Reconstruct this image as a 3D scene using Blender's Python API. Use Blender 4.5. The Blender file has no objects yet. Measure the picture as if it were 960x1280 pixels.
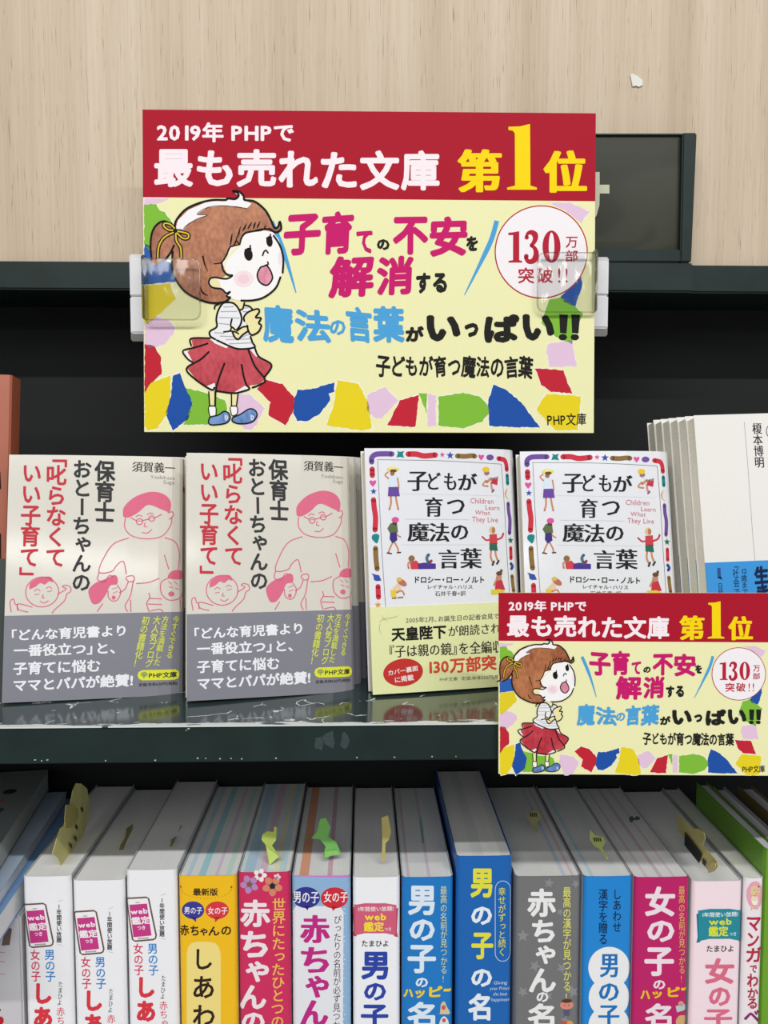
import bpy, bmesh, math, random
from mathutils import Vector, Matrix
from mathutils.geometry import tessellate_polygon
random.seed(7)
C = bpy.context.scene.collection
R_ = math.radians

# ------------------------------------------------------------------ camera
FPX = 1035.0                      # focal length in pixels of the 960x1280 frame
YAW, PIT = R_(1.5), R_(3.8)
CAM = Vector((0, 0, 1.45))
Fv = Vector((math.sin(YAW)*math.cos(PIT), math.cos(YAW)*math.cos(PIT), -math.sin(PIT)))
Rv = Vector((math.cos(YAW), -math.sin(YAW), 0))
Uv = Rv.cross(Fv)
cd = bpy.data.cameras.new('camera'); cam = bpy.data.objects.new('camera', cd); C.objects.link(cam)
cd.sensor_fit = 'HORIZONTAL'; cd.sensor_width = 36; cd.lens = FPX/960*36; cd.clip_start = 0.02
M = Matrix((Rv, Uv, -Fv)).transposed().to_4x4(); M.translation = CAM
cam.matrix_world = M
bpy.context.scene.camera = cam

# ------------------------------------------------------------------ world, lamps, exposure
sc = bpy.context.scene
w = bpy.data.worlds.new('store_light'); sc.world = w; w.use_nodes = True
w.node_tree.nodes['Background'].inputs[0].default_value = (0.93, 0.97, 1.0, 1)
w.node_tree.nodes['Background'].inputs[1].default_value = 0.35
sc.view_settings.view_transform = 'Standard'; sc.view_settings.look = 'None'
sc.view_settings.exposure = -0.07; sc.view_settings.gamma = 1.0
sc.view_settings.use_curve_mapping = False

def lamp(name, x, y, z, sx, sy, power, aim=None, col=(1, 0.985, 0.955)):
    l = bpy.data.lights.new(name, 'AREA'); l.shape = 'RECTANGLE'; l.size = sx; l.size_y = sy
    l.energy = power; l.color = col
    o = bpy.data.objects.new(name, l); C.objects.link(o); o.location = (x, y, z)
    if aim: o.rotation_euler = (Vector(aim)-Vector((x, y, z))).to_track_quat('-Z', 'Y').to_euler()
    return o
# fluorescent tubes of the shop ceiling: one row over the aisle, one further back, an added fill between
lamp('aisle_tube_lamp', 0.0, -1.51, 3.2, 3.4, 0.045, 60, (0, 0.5, 1.4))
lamp('soft_fill_lamp', 0.2, -2.9, 3.2, 3.4, 0.9, 26, (0, 0.5, 1.2))  # wide unseen fill, added to soften the shade under the upper shelf
lamp('aisle_tube_lamp', -1.3, -6.2, 3.2, 6.4, 0.16, 40, (0, 0.5, 1.2))

# ------------------------------------------------------------------ projection helpers (photo pixel -> point on a real plane)
def ray(px, py): return Fv + Rv*((px-480)/FPX) + Uv*((640-py)/FPX)
def onY(px, py, Y):
    d = ray(px, py); return CAM + d*(Y/d.y)
def onZ(px, py, Z):
    d = ray(px, py); return CAM + d*((Z-CAM.z)/d.z)
def onX(px, py, X):
    d = ray(px, py); return CAM + d*(X/d.x)
class Plane:
    """a flat sheet: origin at its lower left corner, local x to the right, local z up"""
    def __init__(s, mat): s.m = mat; s.inv = mat.inverted()
    def uv(s, px, py):
        o = s.inv @ CAM; d = s.inv.to_3x3() @ ray(px, py)
        t = -o.y/d.y; p = o + d*t; return (p.x, p.z)
def pose(x, y, z, lean, roll, rz):
    return Matrix.Translation((x, y, z)) @ Matrix.Rotation(R_(rz), 4, 'Z') @ Matrix.Rotation(R_(roll), 4, 'Y') @ Matrix.Rotation(R_(-lean), 4, 'X')

# ------------------------------------------------------------------ materials
def lin(c): return c/12.92 if c <= 0.04045 else ((c+0.055)/1.055)**2.4
def rgb(h): return tuple(lin(int(h[i:i+2], 16)/255) for i in (0, 2, 4))+(1,)
_m = {}
def newmat(name):
    m = bpy.data.materials.new(name); m.use_nodes = True
    return m, m.node_tree.nodes, m.node_tree.links, m.node_tree.nodes['Principled BSDF']
def noise(n, l, scale, vec=None, stretch=None, detail=4):
    tc = n.new('ShaderNodeTexCoord'); mp = n.new('ShaderNodeMapping'); nz = n.new('ShaderNodeTexNoise')
    l.new(tc.outputs['Object'], mp.inputs[0]); l.new(mp.outputs[0], nz.inputs['Vector'])
    if stretch: mp.inputs['Scale'].default_value = stretch
    nz.inputs['Scale'].default_value = scale; nz.inputs['Detail'].default_value = detail
    return nz
def ramp(n, l, src, stops, interp='LINEAR'):
    r = n.new('ShaderNodeValToRGB'); r.color_ramp.interpolation = interp
    e = r.color_ramp.elements
    while len(e) > 1: e.remove(e[-1])
    e[0].position = stops[0][0]; e[0].color = stops[0][1]
    for p, c in stops[1:]:
        q = e.new(p); q.color = c
    l.new(src, r.inputs[0]); return r
def ink(h, rough=0.62, coat=0.0):
    """printed colour on paper: flat colour with a little tooth"""
    k = ('ink', h, rough, coat)
    if k not in _m:
        m, n, l, b = newmat('ink_'+h); c = rgb(h)
        nz = noise(n, l, 900, detail=2)
        r = ramp(n, l, nz.outputs[0], [(0.3, tuple(v*0.985 for v in c[:3])+(1,)), (0.7, tuple(min(1, v*1.012) for v in c[:3])+(1,))])
        l.new(r.outputs[0], b.inputs['Base Color'])
        b.inputs['Roughness'].default_value = rough; b.inputs['Specular IOR Level'].default_value = 0.12
        b.inputs['Coat Weight'].default_value = coat; b.inputs['Coat Roughness'].default_value = 0.1
        _m[k] = m
    return _m[k]
def crayon(h1, h2, scale=260):
    k = ('cr', h1, h2)
    if k not in _m:
        m, n, l, b = newmat('crayon_'+h1)
        nz = noise(n, l, scale, stretch=(1, 1, 0.6), detail=6)
        nz2 = noise(n, l, scale*0.12, detail=2)
        ad = n.new('ShaderNodeMath'); ad.operation = 'ADD'; l.new(nz.outputs[0], ad.inputs[0]); l.new(nz2.outputs[0], ad.inputs[1])
        dv = n.new('ShaderNodeMath'); dv.operation = 'MULTIPLY'; dv.inputs[1].default_value = 0.5; l.new(ad.outputs[0], dv.inputs[0])
        r = ramp(n, l, dv.outputs[0], [(0.38, rgb(h1)), (0.62, rgb(h2))])
        l.new(r.outputs[0], b.inputs['Base Color']); b.inputs['Roughness'].default_value = 0.45
        _m[k] = m
    return _m[k]
def pages(stripes, width):
    """cut edge of a book block: sheet lines along the depth, tinted sections where the paper is printed to the edge"""
    m, n, l, b = newmat('page_edges')
    tc = n.new('ShaderNodeTexCoord'); sp = n.new('ShaderNodeSeparateXYZ'); l.new(tc.outputs['Object'], sp.inputs[0])
    mr = n.new('ShaderNodeMapRange'); mr.inputs['From Min'].default_value = 0; mr.inputs['From Max'].default_value = width
    l.new(sp.outputs[0], mr.inputs[0])
    r = ramp(n, l, mr.outputs[0], [(p, tuple(min(.94, v*1.42) for v in rgb(h)[:3])+(1,)) for p, h in stripes], 'CONSTANT')
    nz = noise(n, l, 1, stretch=(3200, 6, 6), detail=3)
    r2 = ramp(n, l, nz.outputs[0], [(0.3, (0.88, 0.88, 0.89, 1)), (0.6, (1, 1, 1, 1))])
    mx = n.new('ShaderNodeMix'); mx.data_type = 'RGBA'; mx.blend_type = 'MULTIPLY'; mx.inputs[0].default_value = 0.8
    l.new(r.outputs[0], mx.inputs['A']); l.new(r2.outputs[0], mx.inputs['B']); l.new(mx.outputs['Result'], b.inputs['Base Color'])
    b.inputs['Roughness'].default_value = 0.75
    bp = n.new('ShaderNodeBump'); bp.inputs['Strength'].default_value = 0.3; bp.inputs['Distance'].default_value = 0.0003
    l.new(nz.outputs[0], bp.inputs['Height']); l.new(bp.outputs[0], b.inputs['Normal'])
    return m
def painted_steel():
    m, n, l, b = newmat('dark_green_painted_steel')
    nz = noise(n, l, 30, detail=6)
    r = ramp(n, l, nz.outputs[0], [(0.3, rgb('10211F')), (0.7, rgb('182B2A'))])
    l.new(r.outputs[0], b.inputs['Base Color']); b.inputs['Roughness'].default_value = 0.5; b.inputs['Specular IOR Level'].default_value = 0.3
    return m
STEEL = painted_steel()
def worn_shelf():
    """painted shelf top: scratches, chipped paint along the front edge (object y = 0)"""
    m, n, l, b = newmat('worn_green_shelf_paint')
    tc = n.new('ShaderNodeTexCoord'); sp = n.new('ShaderNodeSeparateXYZ'); l.new(tc.outputs['Object'], sp.inputs[0])
    # chips
    nz = noise(n, l, 1, stretch=(60, 240, 60), detail=8)
    ma = n.new('ShaderNodeMath'); ma.operation = 'MULTIPLY_ADD'; ma.inputs[1].default_value = 0.024; ma.inputs[2].default_value = -0.0086
    l.new(nz.outputs[0], ma.inputs[0])
    lt = n.new('ShaderNodeMath'); lt.operation = 'LESS_THAN'; l.new(sp.outputs[1], lt.inputs[0]); l.new(ma.outputs[0], lt.inputs[1])
    # scratches: thin cell borders, kept only in patches
    nzd = noise(n, l, 40, detail=3)
    vm = n.new('ShaderNodeVectorMath'); vm.operation = 'MULTIPLY_ADD'; vm.inputs[1].default_value = (0.03, 0.03, 0); l.new(nzd.outputs['Color'], vm.inputs[0]); l.new(tc.outputs['Object'], vm.inputs[2])
    vo = n.new('ShaderNodeTexVoronoi'); vo.feature = 'DISTANCE_TO_EDGE'; vo.inputs['Scale'].default_value = 38; l.new(vm.outputs[0], vo.inputs['Vector'])
    l1 = n.new('ShaderNodeMath'); l1.operation = 'LESS_THAN'; l1.inputs[1].default_value = 0.014; l.new(vo.outputs[0], l1.inputs[0])
    nz2 = noise(n, l, 70, detail=4)
    g = n.new('ShaderNodeMath'); g.operation = 'GREATER_THAN'; g.inputs[1].default_value = 0.56; l.new(nz2.outputs[0], g.inputs[0])
    an = n.new('ShaderNodeMath'); an.operation = 'MULTIPLY'; l.new(l1.outputs[0], an.inputs[0]); l.new(g.outputs[0], an.inputs[1])
    mxm = n.new('ShaderNodeMath'); mxm.operation = 'MAXIMUM'; l.new(an.outputs[0], mxm.inputs[0]); l.new(lt.outputs[0], mxm.inputs[1])
    mx = n.new('ShaderNodeMix'); mx.data_type = 'RGBA'; l.new(mxm.outputs[0], mx.inputs[0])
    mx.inputs['A'].default_value = rgb('2A3B3B'); mx.inputs['B'].default_value = rgb('CDD3D2')
    l.new(mx.outputs['Result'], b.inputs['Base Color'])
    ro = n.new('ShaderNodeMath'); ro.operation = 'MULTIPLY_ADD'; ro.inputs[1].default_value = 0.5; ro.inputs[2].default_value = 0.13
    l.new(mxm.outputs[0], ro.inputs[0]); l.new(ro.outputs[0], b.inputs['Roughness'])
    b.inputs['IOR'].default_value = 1.7
    return m
def wood():
    m, n, l, b = newmat('pale_vertical_grain_laminate')
    a = noise(n, l, 1, stretch=(46, 8, 1.1), detail=5)
    c = noise(n, l, 1, stretch=(700, 30, 11), detail=4)
    d = noise(n, l, 1, stretch=(1500, 60, 45), detail=2)
    r = ramp(n, l, a.outputs[0], [(0.3, rgb('BCA891')), (0.5, rgb('C6B49D')), (0.72, rgb('CFBFAA'))])
    r2 = ramp(n, l, c.outputs[0], [(0.32, (0.91, 0.89, 0.87, 1)), (0.6, (1, 1, 1, 1))])
    r3 = ramp(n, l, d.outputs[0], [(0.27, (0.62, 0.56, 0.5, 1)), (0.36, (1, 1, 1, 1))])
    x1 = n.new('ShaderNodeMix'); x1.data_type = 'RGBA'; x1.blend_type = 'MULTIPLY'; x1.inputs[0].default_value = 1
    x2 = n.new('ShaderNodeMix'); x2.data_type = 'RGBA'; x2.blend_type = 'MULTIPLY'; x2.inputs[0].default_value = 1
    l.new(r.outputs[0], x1.inputs['A']); l.new(r2.outputs[0], x1.inputs['B'])
    l.new(x1.outputs['Result'], x2.inputs['A']); l.new(r3.outputs[0], x2.inputs['B'])
    l.new(x2.outputs['Result'], b.inputs['Base Color']); b.inputs['Roughness'].default_value = 0.55
    bp = n.new('ShaderNodeBump'); bp.inputs['Strength'].default_value = 0.15; bp.inputs['Distance'].default_value = 0.0004
    l.new(c.outputs[0], bp.inputs['Height']); l.new(bp.outputs[0], b.inputs['Normal'])
    return m
def plain(name, h, rough=0.5, var=0.04, scale=60, metallic=0, coat=0):
    k = ('pl', name, h)
    if k not in _m:
        m, n, l, b = newmat(name); c = rgb(h); nz = noise(n, l, scale, detail=4)
        r = ramp(n, l, nz.outputs[0], [(0.3, tuple(v*(1-var) for v in c[:3])+(1,)), (0.7, tuple(min(1, v*(1+var)) for v in c[:3])+(1,))])
        l.new(r.outputs[0], b.inputs['Base Color']); b.inputs['Roughness'].default_value = rough; b.inputs['Metallic'].default_value = metallic
        b.inputs['Coat Weight'].default_value = coat
        _m[k] = m
    return _m[k]
def clear_plastic():
    m, n, l, b = newmat('clear_plastic')
    tr = n.new('ShaderNodeBsdfTransparent'); tr.inputs[0].default_value = (0.965, 0.97, 0.965, 1)
    gl = n.new('ShaderNodeBsdfGlossy'); gl.inputs['Roughness'].default_value = 0.06
    fr = n.new('ShaderNodeFresnel'); fr.inputs[0].default_value = 1.38
    ms = n.new('ShaderNodeMixShader'); l.new(fr.outputs[0], ms.inputs[0]); l.new(tr.outputs[0], ms.inputs[1]); l.new(gl.outputs[0], ms.inputs[2])
    nz = noise(n, l, 55, stretch=(1.5, 1, 0.5), detail=2); bp = n.new('ShaderNodeBump'); bp.inputs['Strength'].default_value = 0.35; bp.inputs['Distance'].default_value = 0.002
    l.new(nz.outputs[0], bp.inputs['Height']); l.new(bp.outputs[0], gl.inputs['Normal'])
    l.new(ms.outputs[0], n['Material Output'].inputs['Surface'])
    return m

# ------------------------------------------------------------------ object helpers
def link(name, me, parent=None, mat=None):
    o = bpy.data.objects.new(name, me); C.objects.link(o)
    if parent: o.parent = parent
    return o
def tag(o, label, cat, group=None):
    o['label'] = label; o['category'] = cat
    if group: o['group'] = group
    return o
def thing(name, label, cat, mat=None, group=None):
    o = bpy.data.objects.new(name, None); C.objects.link(o); o.empty_display_size = 0.02
    if mat is not None: o.matrix_world = mat
    return tag(o, label, cat, group)
def bm_obj(name, bm, mats, parent=None, smooth=False):
    me = bpy.data.meshes.new(name)
    bmesh.ops.recalc_face_normals(bm, faces=bm.faces)
    bm.to_mesh(me); bm.free()
    for m in (mats if isinstance(mats, (list, tuple)) else [mats]): me.materials.append(m)
    if smooth:
        for p in me.polygons: p.use_smooth = True
    return link(name, me, parent)
def box(name, x0, x1, y0, y1, z0, z1, m, parent=None, bevel=0, seg=2):
    bm = bmesh.new(); bmesh.ops.create_cube(bm, size=1)
    for v in bm.verts: v.co = Vector((x0+(v.co.x+.5)*(x1-x0), y0+(v.co.y+.5)*(y1-y0), z0+(v.co.z+.5)*(z1-z0)))
    if bevel: bmesh.ops.bevel(bm, geom=bm.edges[:], offset=bevel, segments=seg, affect='EDGES')
    return bm_obj(name, bm, m, parent)
def strip(name, prof, z0, z1, th, m, parent=None, closed=False, smooth=True):
    """a sheet standing up: plan profile prof [(x, y)], thickness th to the inner side"""
    bm = bmesh.new(); n = len(prof); nor = []
    for i in range(n):
        a = Vector(prof[max(i-1, 0)]); b = Vector(prof[min(i+1, n-1)]); t = (b-a).normalized(); nor.append(Vector((-t.y, t.x)))
    vs = []
    for i, (x, y) in enumerate(prof):
        q = Vector((x, y))+nor[i]*th
        vs.append([bm.verts.new((x, y, z0)), bm.verts.new((x, y, z1)), bm.verts.new((q.x, q.y, z1)), bm.verts.new((q.x, q.y, z0))])
    for i in range(n-1):
        for k in range(4):
            bm.faces.new((vs[i][k], vs[i][(k+1) % 4], vs[i+1][(k+1) % 4], vs[i+1][k]))
    bm.faces.new(vs[0]); bm.faces.new(vs[-1][::-1])
    return bm_obj(name, bm, m, parent)
def prism(name, poly, z0, z1, m, parent=None):
    bm = bmesh.new()
    lo = [bm.verts.new((x, y, z0)) for x, y in poly]; hi = [bm.verts.new((x, y, z1)) for x, y in poly]
    bm.faces.new(lo[::-1]); bm.faces.new(hi)
    for i in range(len(poly)): bm.faces.new((lo[i], lo[(i+1) % len(poly)], hi[(i+1) % len(poly)], hi[i]))
    return bm_obj(name, bm, m, parent)

# ------------------------------------------------------------------ glyphs from the built-in font
_fc = bpy.data.curves.new('glyph', 'FONT'); _fc.size = 1; _fc.resolution_u = 2
_fo = bpy.data.objects.new('glyph', _fc); C.objects.link(_fo); _g = {}
def glyph(ch, bold):
    k = (ch, bold)
    if k not in _g and bold > 0.006:                 # heavier weight: the outline spread in eight directions
        g, F = glyph(ch, 0); V, G = [], []
        for i in range(8):
            dx, dy = bold*math.cos(i*math.pi/4+.2), bold*math.sin(i*math.pi/4+.2); b = len(V)
            V += [(x+dx, y+dy, i*2.2e-6) for x, y, _ in g]; G += [tuple(b+j for j in f) for f in F]
        _g[k] = (V, G)
    if k not in _g:
        _fc.body = ch
        me = bpy.data.meshes.new_from_object(_fo.evaluated_get(bpy.context.evaluated_depsgraph_get()))
        _g[k] = ([(v.co.x, v.co.y, 0.0) for v in me.vertices], [tuple(p.vertices) for p in me.polygons])
        bpy.data.meshes.remove(me)
    return _g[k]
def catmull(p, closed=False, n=5):
    p = [Vector(q) for q in p]; m = len(p); out = []
    if m < 3 and not closed: return p
    for i in range(m if closed else m-1):
        a, b, c, d = (p[(i-1) % m], p[i], p[(i+1) % m], p[(i+2) % m]) if closed else (p[max(i-1, 0)], p[i], p[i+1], p[min(i+2, m-1)])
        for j in range(n):
            t = j/n
            out.append(0.5*((2*b)+(c-a)*t+(2*a-5*b+4*c-d)*t*t+(3*b-a-3*c+d)*t**3))
    if not closed: out.append(p[-1])
    return out

LAY = 0.000035
class Art:
    """flat print. tr: drawing coordinates -> photo pixel; uv: photo pixel -> position on the sheet"""
    def __init__(s, uv, tr=None, bend=None, breaks=()):
        s.uv = uv; s.tr = tr or (lambda x, y: (x, y)); s.bend = bend; s.breaks = breaks; s.parts = {}; s.cur = None; s.lay = 1
    def part(s, name, lay=None, new=False):
        if new:
            k = 0
            while (name, k) in s.parts: k += 1
            s.cur = (name, k)
        else: s.cur = (name, 0)
        s.parts.setdefault(s.cur, ([], [], [], []))
        if lay is not None: s.lay = lay
        return s
    def _add(s, pts, faces, mat, lay):
        V, F, MI, MA = s.parts[s.cur]
        if mat not in MA: MA.append(mat)
        b = len(V)
        for q in pts:
            u, v = s.uv(*s.tr(q[0], q[1])); V.append((u, v, lay*LAY+(q[2] if len(q) > 2 else 0)))
        for f in faces: F.append(tuple(b+i for i in f)); MI.append(MA.index(mat))
    def m(s, c): return ink(c) if isinstance(c, str) else c
    def fill(s, pts, c, smooth=False, torn=0, lay=None):
        lay = s.lay if lay is None else lay
        P = catmull(pts, True, 6) if smooth else [Vector(q) for q in pts]
        if torn:
            Q = []
            for i in range(len(P)):
                a, b = P[i], P[(i+1) % len(P)]; n = max(1, int((b-a).length/3.2))
                for j in range(n): Q.append(a.lerp(b, j/n)+Vector((random.uniform(-torn, torn), random.uniform(-torn, torn))))
            P = Q
        tri = tessellate_polygon([[Vector((q.x, q.y, 0)) for q in P]])
        s._add([tuple(q) for q in P], tri, s.m(c), lay)
    def ell(s, cx, cy, rx, ry, c, rot=0, lay=None, n=28):
        a = R_(rot)
        s.fill([(cx+rx*math.cos(t)*math.cos(a)-ry*math.sin(t)*math.sin(a), cy+rx*math.cos(t)*math.sin(a)+ry*math.sin(t)*math.cos(a)) for t in [i*2*math.pi/n for i in range(n)]], c, lay=lay)
    def stroke(s, pts, wd, c, closed=False, smooth=True, taper=None, lay=None, cap=True):
        lay = s.lay if lay is None else lay
        P = catmull(pts, closed, 6) if smooth else [Vector(q) for q in pts]
        n = len(P); V = []; F = []
        for i in range(n):
            a = P[(i-1) % n] if closed else P[max(i-1, 0)]; b = P[(i+1) % n] if closed else P[min(i+1, n-1)]
            t = (b-a); t = t.normalized() if t.length > 1e-9 else Vector((1, 0)); q = Vector((-t.y, t.x))
            k = wd/2
            if taper: f = i/(n-1); k *= taper[0]*(1-f)+taper[1]*f if len(taper) == 2 else (taper[0]*(1-2*f)+taper[1]*2*f if f < .5 else taper[1]*(2-2*f)+taper[2]*(2*f-1))
            V += [tuple(P[i]+q*k), tuple(P[i]-q*k)]
        for i in range(n if closed else n-1):
            j = (i+1) % n; F.append((2*i, 2*i+1, 2*j+1, 2*j))
        s._add(V, F, s.m(c), lay)
        if cap and not closed and not taper:
            for e in (P[0], P[-1]): s.ell(e.x, e.y, wd/2, wd/2, c, lay=lay, n=10)
    def star(s, cx, cy, r, c, k=0.42, rot=0, lay=None):
        s.fill([(cx+(r if i % 2 == 0 else r*k)*math.sin(i*math.pi/5+rot), cy-(r if i % 2 == 0 else r*k)*math.cos(i*math.pi/5+rot)) for i in range(10)], c, lay=lay)
    def heart(s, cx, cy, r, c):
        s.fill([(cx, cy+r), (cx-r*.75, cy+.1*r), (cx-r*.9, cy-.5*r), (cx-r*.5, cy-.8*r), (cx, cy-.45*r), (cx+r*.5, cy-.8*r), (cx+r*.9, cy-.5*r), (cx+r*.75, cy+.1*r)], c)
    def text(s, t, p0, p1, p2, c, bold=0.0, vert=False, serif=0, jit=0, lay=None, slant=0):
        """p0 top left, p1 top right, p2 bottom left of the inked area"""
        lay = s.lay if lay is None else lay
        p0, p1, p2 = Vector(p0), Vector(p1), Vector(p2); ex, ey = p1-p0, p2-p0; mt = s.m(c)
        asc = all(ord(q) < 256 for q in t)
        top, hh = (0.73, 0.74) if asc else (0.855, 0.95)
        adv = []
        for q in t:
            if vert: adv.append(0.5 if q in '「」' else 0.45 if q in '、' else 1.0); continue
            if q == ' ': adv.append(0.3); continue
            if q == '　': adv.append(0.7); continue
            if ord(q) < 256:
                g, _ = glyph(q, bold); adv.append(max(v[0] for v in g)+0.055)
            else: adv.append(0.55 if q in '「」『』、' else 0.7 if q == '・' else 1.0)
        W = sum(adv); a = 0
        for q, ad in zip(t, adv):
            if q in ' 　': a += ad; continue
            g, F = glyph(q, bold)
            if not g: a += ad; continue
            jr = random.uniform(-jit, jit)*0.12; js = 1+random.uniform(-jit, jit)*0.06
            V = []
            offs = (-serif, serif) if serif and ord(q) > 255 else (0,)
            for off in offs:
                V = []
                for gx, gy, gz in g:
                    gx += off; gz += max(0, off)*4.5e-4
                    if slant: gx += (gy-.37)*slant
                    if jit:
                        dx, dy = (gx-.5)*js, (gy-.37)*js
                        gx, gy = .5+dx*math.cos(jr)-dy*math.sin(jr), .37+dx*math.sin(jr)+dy*math.cos(jr)
                    if vert:
                        if q in 'ー「」(（':
                            gx, gy = .5+(gy-.37), .37-(gx-.5)
                            if q == '「': gy += 0.38
                            if q == '」': gy -= 0.0; 
                        elif q in 'っゃゅょ': gx += .1; gy += .1
                        elif q in '、': gx += .55; gy += .35
                        elif ord(q) < 256: gx += 0.25
                        V.append(tuple(p0+ex*gx+ey*((a+(.855-gy)/.95)/W))+(gz,))
                    else:
                        if q in '『「' and ad < 1: gx -= .45
                        if q == '・': gx -= .15
                        V.append(tuple(p0+ex*((a+gx)/W)+ey*((top-gy)/hh))+(gz,))
                s._add(V, F, mt, lay)
            a += ad
    def glyphs(s, lst, c, bold=0.03, serif=0, jit=0, lay=None):
        """single characters, each with its own ink box (x0, y0, x1, y1): scaled to that box exactly"""
        lay = s.lay if lay is None else lay
        for q, x0, y0, x1, y1 in lst:
            g, F = glyph(q, bold)
            xs = [v[0] for v in g]; ys = [v[1] for v in g]; ax, bx, ay, by = min(xs), max(xs), min(ys), max(ys)
            jr = random.uniform(-jit, jit)*0.08
            for off in ((-serif, serif) if serif else (0,)):
                V = []
                for gx, gy, gz in g:
                    gz += max(0, off)*4.5e-4; fx = (gx-ax)/(bx-ax)+off; fy = (by-gy)/(by-ay)
                    fx, fy = fx+(fy-.5)*jr, fy+(fx-.5)*jr
                    V.append((x0+fx*(x1-x0), y0+fy*(y1-y0), gz))
                s._add(V, F, s.m(c), lay)
    def build(s, parent, name_map=None):
        for (name, k), (V, F, MI, MA) in s.parts.items():
            if not F: continue
            me = bpy.data.meshes.new(name)
            bm = bmesh.new(); vs = [bm.verts.new((v[0], v[2], v[1])) for v in V]
            for f, mi in zip(F, MI):
                try: q = bm.faces.new([vs[i] for i in f]); q.material_index = mi
                except ValueError: pass
            if s.bend:
                us = [v[0] for v in V]; lo, hi = min(us), max(us)
                for b in s.breaks:
                    if lo < b < hi: bmesh.ops.bisect_plane(bm, geom=bm.verts[:]+bm.edges[:]+bm.faces[:], plane_co=(b, 0, 0), plane_no=(1, 0, 0), dist=1e-7)
            for f in bm.faces:                       # every print faces the reader (-y)
                f.normal_update()
                if f.normal.y > 0: f.normal_flip()
            for v in bm.verts:
                u, d, z = v.co
                if s.bend: x, y, nx, ny = s.bend(u); v.co = (x+nx*d, y+ny*d, z)
                else: v.co = (u, -d, z)
            bm.to_mesh(me); bm.free()
            for m in MA: me.materials.append(m)
            link(name, me, parent)

def bender(table):
    """table: [(u, x, y)] -> function u -> (x, y, nx, ny), outward normal towards -y"""
    T = table; N = []
    for i in range(len(T)):
        a = T[max(i-1, 0)]; b = T[min(i+1, len(T)-1)]; t = Vector((b[1]-a[1], b[2]-a[2])).normalized(); N.append((t.y, -t.x))
    def f(u):
        if u <= T[0][0]: i = 0
        elif u >= T[-1][0]: i = len(T)-2
        else:
            i = 0
            while T[i+1][0] < u: i += 1
        k = (u-T[i][0])/(T[i+1][0]-T[i][0])
        return (T[i][1]+k*(T[i+1][1]-T[i][1]), T[i][2]+k*(T[i+1][2]-T[i][2]), N[i][0]+k*(N[i+1][0]-N[i][0]), N[i][1]+k*(N[i+1][1]-N[i][1]))
    return f

# ================================================================== THE SHELVING AND THE WALL
SH_Y, SH_Z = 0.4425, 1.3048          # front edge and top of the upper shelf
LZ = 0.972                           # top of the lower shelf
BLACK = plain('black_vinyl_panel', '212323', rough=0.7, var=0.06, scale=25)
BLACK.node_tree.nodes['Principled BSDF'].inputs['Specular IOR Level'].default_value = 0.2
wall = box('wall_back', -1.3, 1.3, 0.608, 0.64, 1.569, 2.75, wood()); wall['kind'] = 'structure'
fl = box('floor', -2.5, 2.5, -6.5, 0.9, -0.02, 0.0, plain('grey_vinyl_floor', 'D6D2CA', rough=0.4)); fl['kind'] = 'structure'
unit = thing('bookshelf', 'dark green steel bookshelf with black back panel and scratched chipped shelf edge', 'bookshelf', Matrix.Translation((0, SH_Y, 0)))
def upart(name, x0, x1, y0, y1, z0, z1, m, bevel=0.0008):
    return box(name, x0, x1, y0-SH_Y, y1-SH_Y, z0, z1, m, unit, bevel)
upart('back_panel', -1.2, 1.2, 0.672, 0.690, 0.0, 1.574, BLACK, 0)
upart('shelf_lip', -1.2, 1.2, SH_Y, SH_Y+0.0022, SH_Z-0.0205, SH_Z-0.0008, STEEL, 0.0006)
bd = upart('shelf_board', -1.2, 1.2, SH_Y, 0.671, SH_Z-0.0008, SH_Z, worn_shelf(), 0)
upart('shelf_underside', -1.2, 1.2, SH_Y+0.003, 0.671, SH_Z-0.017, SH_Z-0.002, STEEL, 0)
upart('shelf_board', -1.2, 1.2, 0.47, 0.671, LZ-0.02, LZ, STEEL, 0.001)
upart('plinth', -1.2, 1.2, 0.49, 0.671, 0.0, 0.09, STEEL, 0.001)
upart('side_panel', -1.215, -1.201, 0.47, 0.69, 0.0, 1.574, STEEL, 0.001)
upart('side_panel', 1.201, 1.215, 0.47, 0.69, 0.0, 1.574, STEEL, 0.001)
upart('top_rail', -1.2, 1.2, 0.600, 0.6715, 1.5681, 1.5878, STEEL, 0.0012)
# grey tape remains and chips on the lip, each an irregular flake
def flake(cx, cy, rx, ry, h, name='tape_residue', n=11):
    pts = []
    for i in range(n):
        a = i*2*math.pi/n; k = random.uniform(.6, 1.1)
        p = onY(cx+rx*k*math.cos(a), cy+ry*k*math.sin(a), SH_Y-0.0002); pts.append(p)
    bm = bmesh.new(); f = [bm.verts.new((p.x, -0.0002, p.z)) for p in pts]; g = [bm.verts.new((p.x, 0.0001, p.z)) for p in pts]
    bm.faces.new(f); 
    for i in range(n): bm.faces.new((f[i], f[(i+1) % n], g[(i+1) % n], g[i]))
    return bm_obj(name, bm, plain('old_tape_film', h, rough=0.6, var=0.25, scale=400), unit)
flake(399, 929, 8, 11, '2B3B3C'); flake(412, 925, 9, 12, '2B3B3C'); flake(431, 927, 6, 14, '2B3B3C')
for cx, cy, rx in ((44, 950, 2), (52, 951, 1), (59, 950, 1.6), (132, 951, 1), (194, 950.5, 1.6), (247, 948, 1.4), (257, 948, 1), (275, 948.5, 1.5), (289, 948, 1), (302, 948.5, 1.3),
                   (446, 947, 1.5), (493, 946.6, 1.2), (540, 945.6, 1.1), (570, 945.5, 1.0), (236, 911, 2.2), (345, 948, 1.4), (233, 913, 1.2)):
    flake(cx, cy, rx, 1.0, 'A9B2B2', 'paint_chip', 7)

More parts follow.
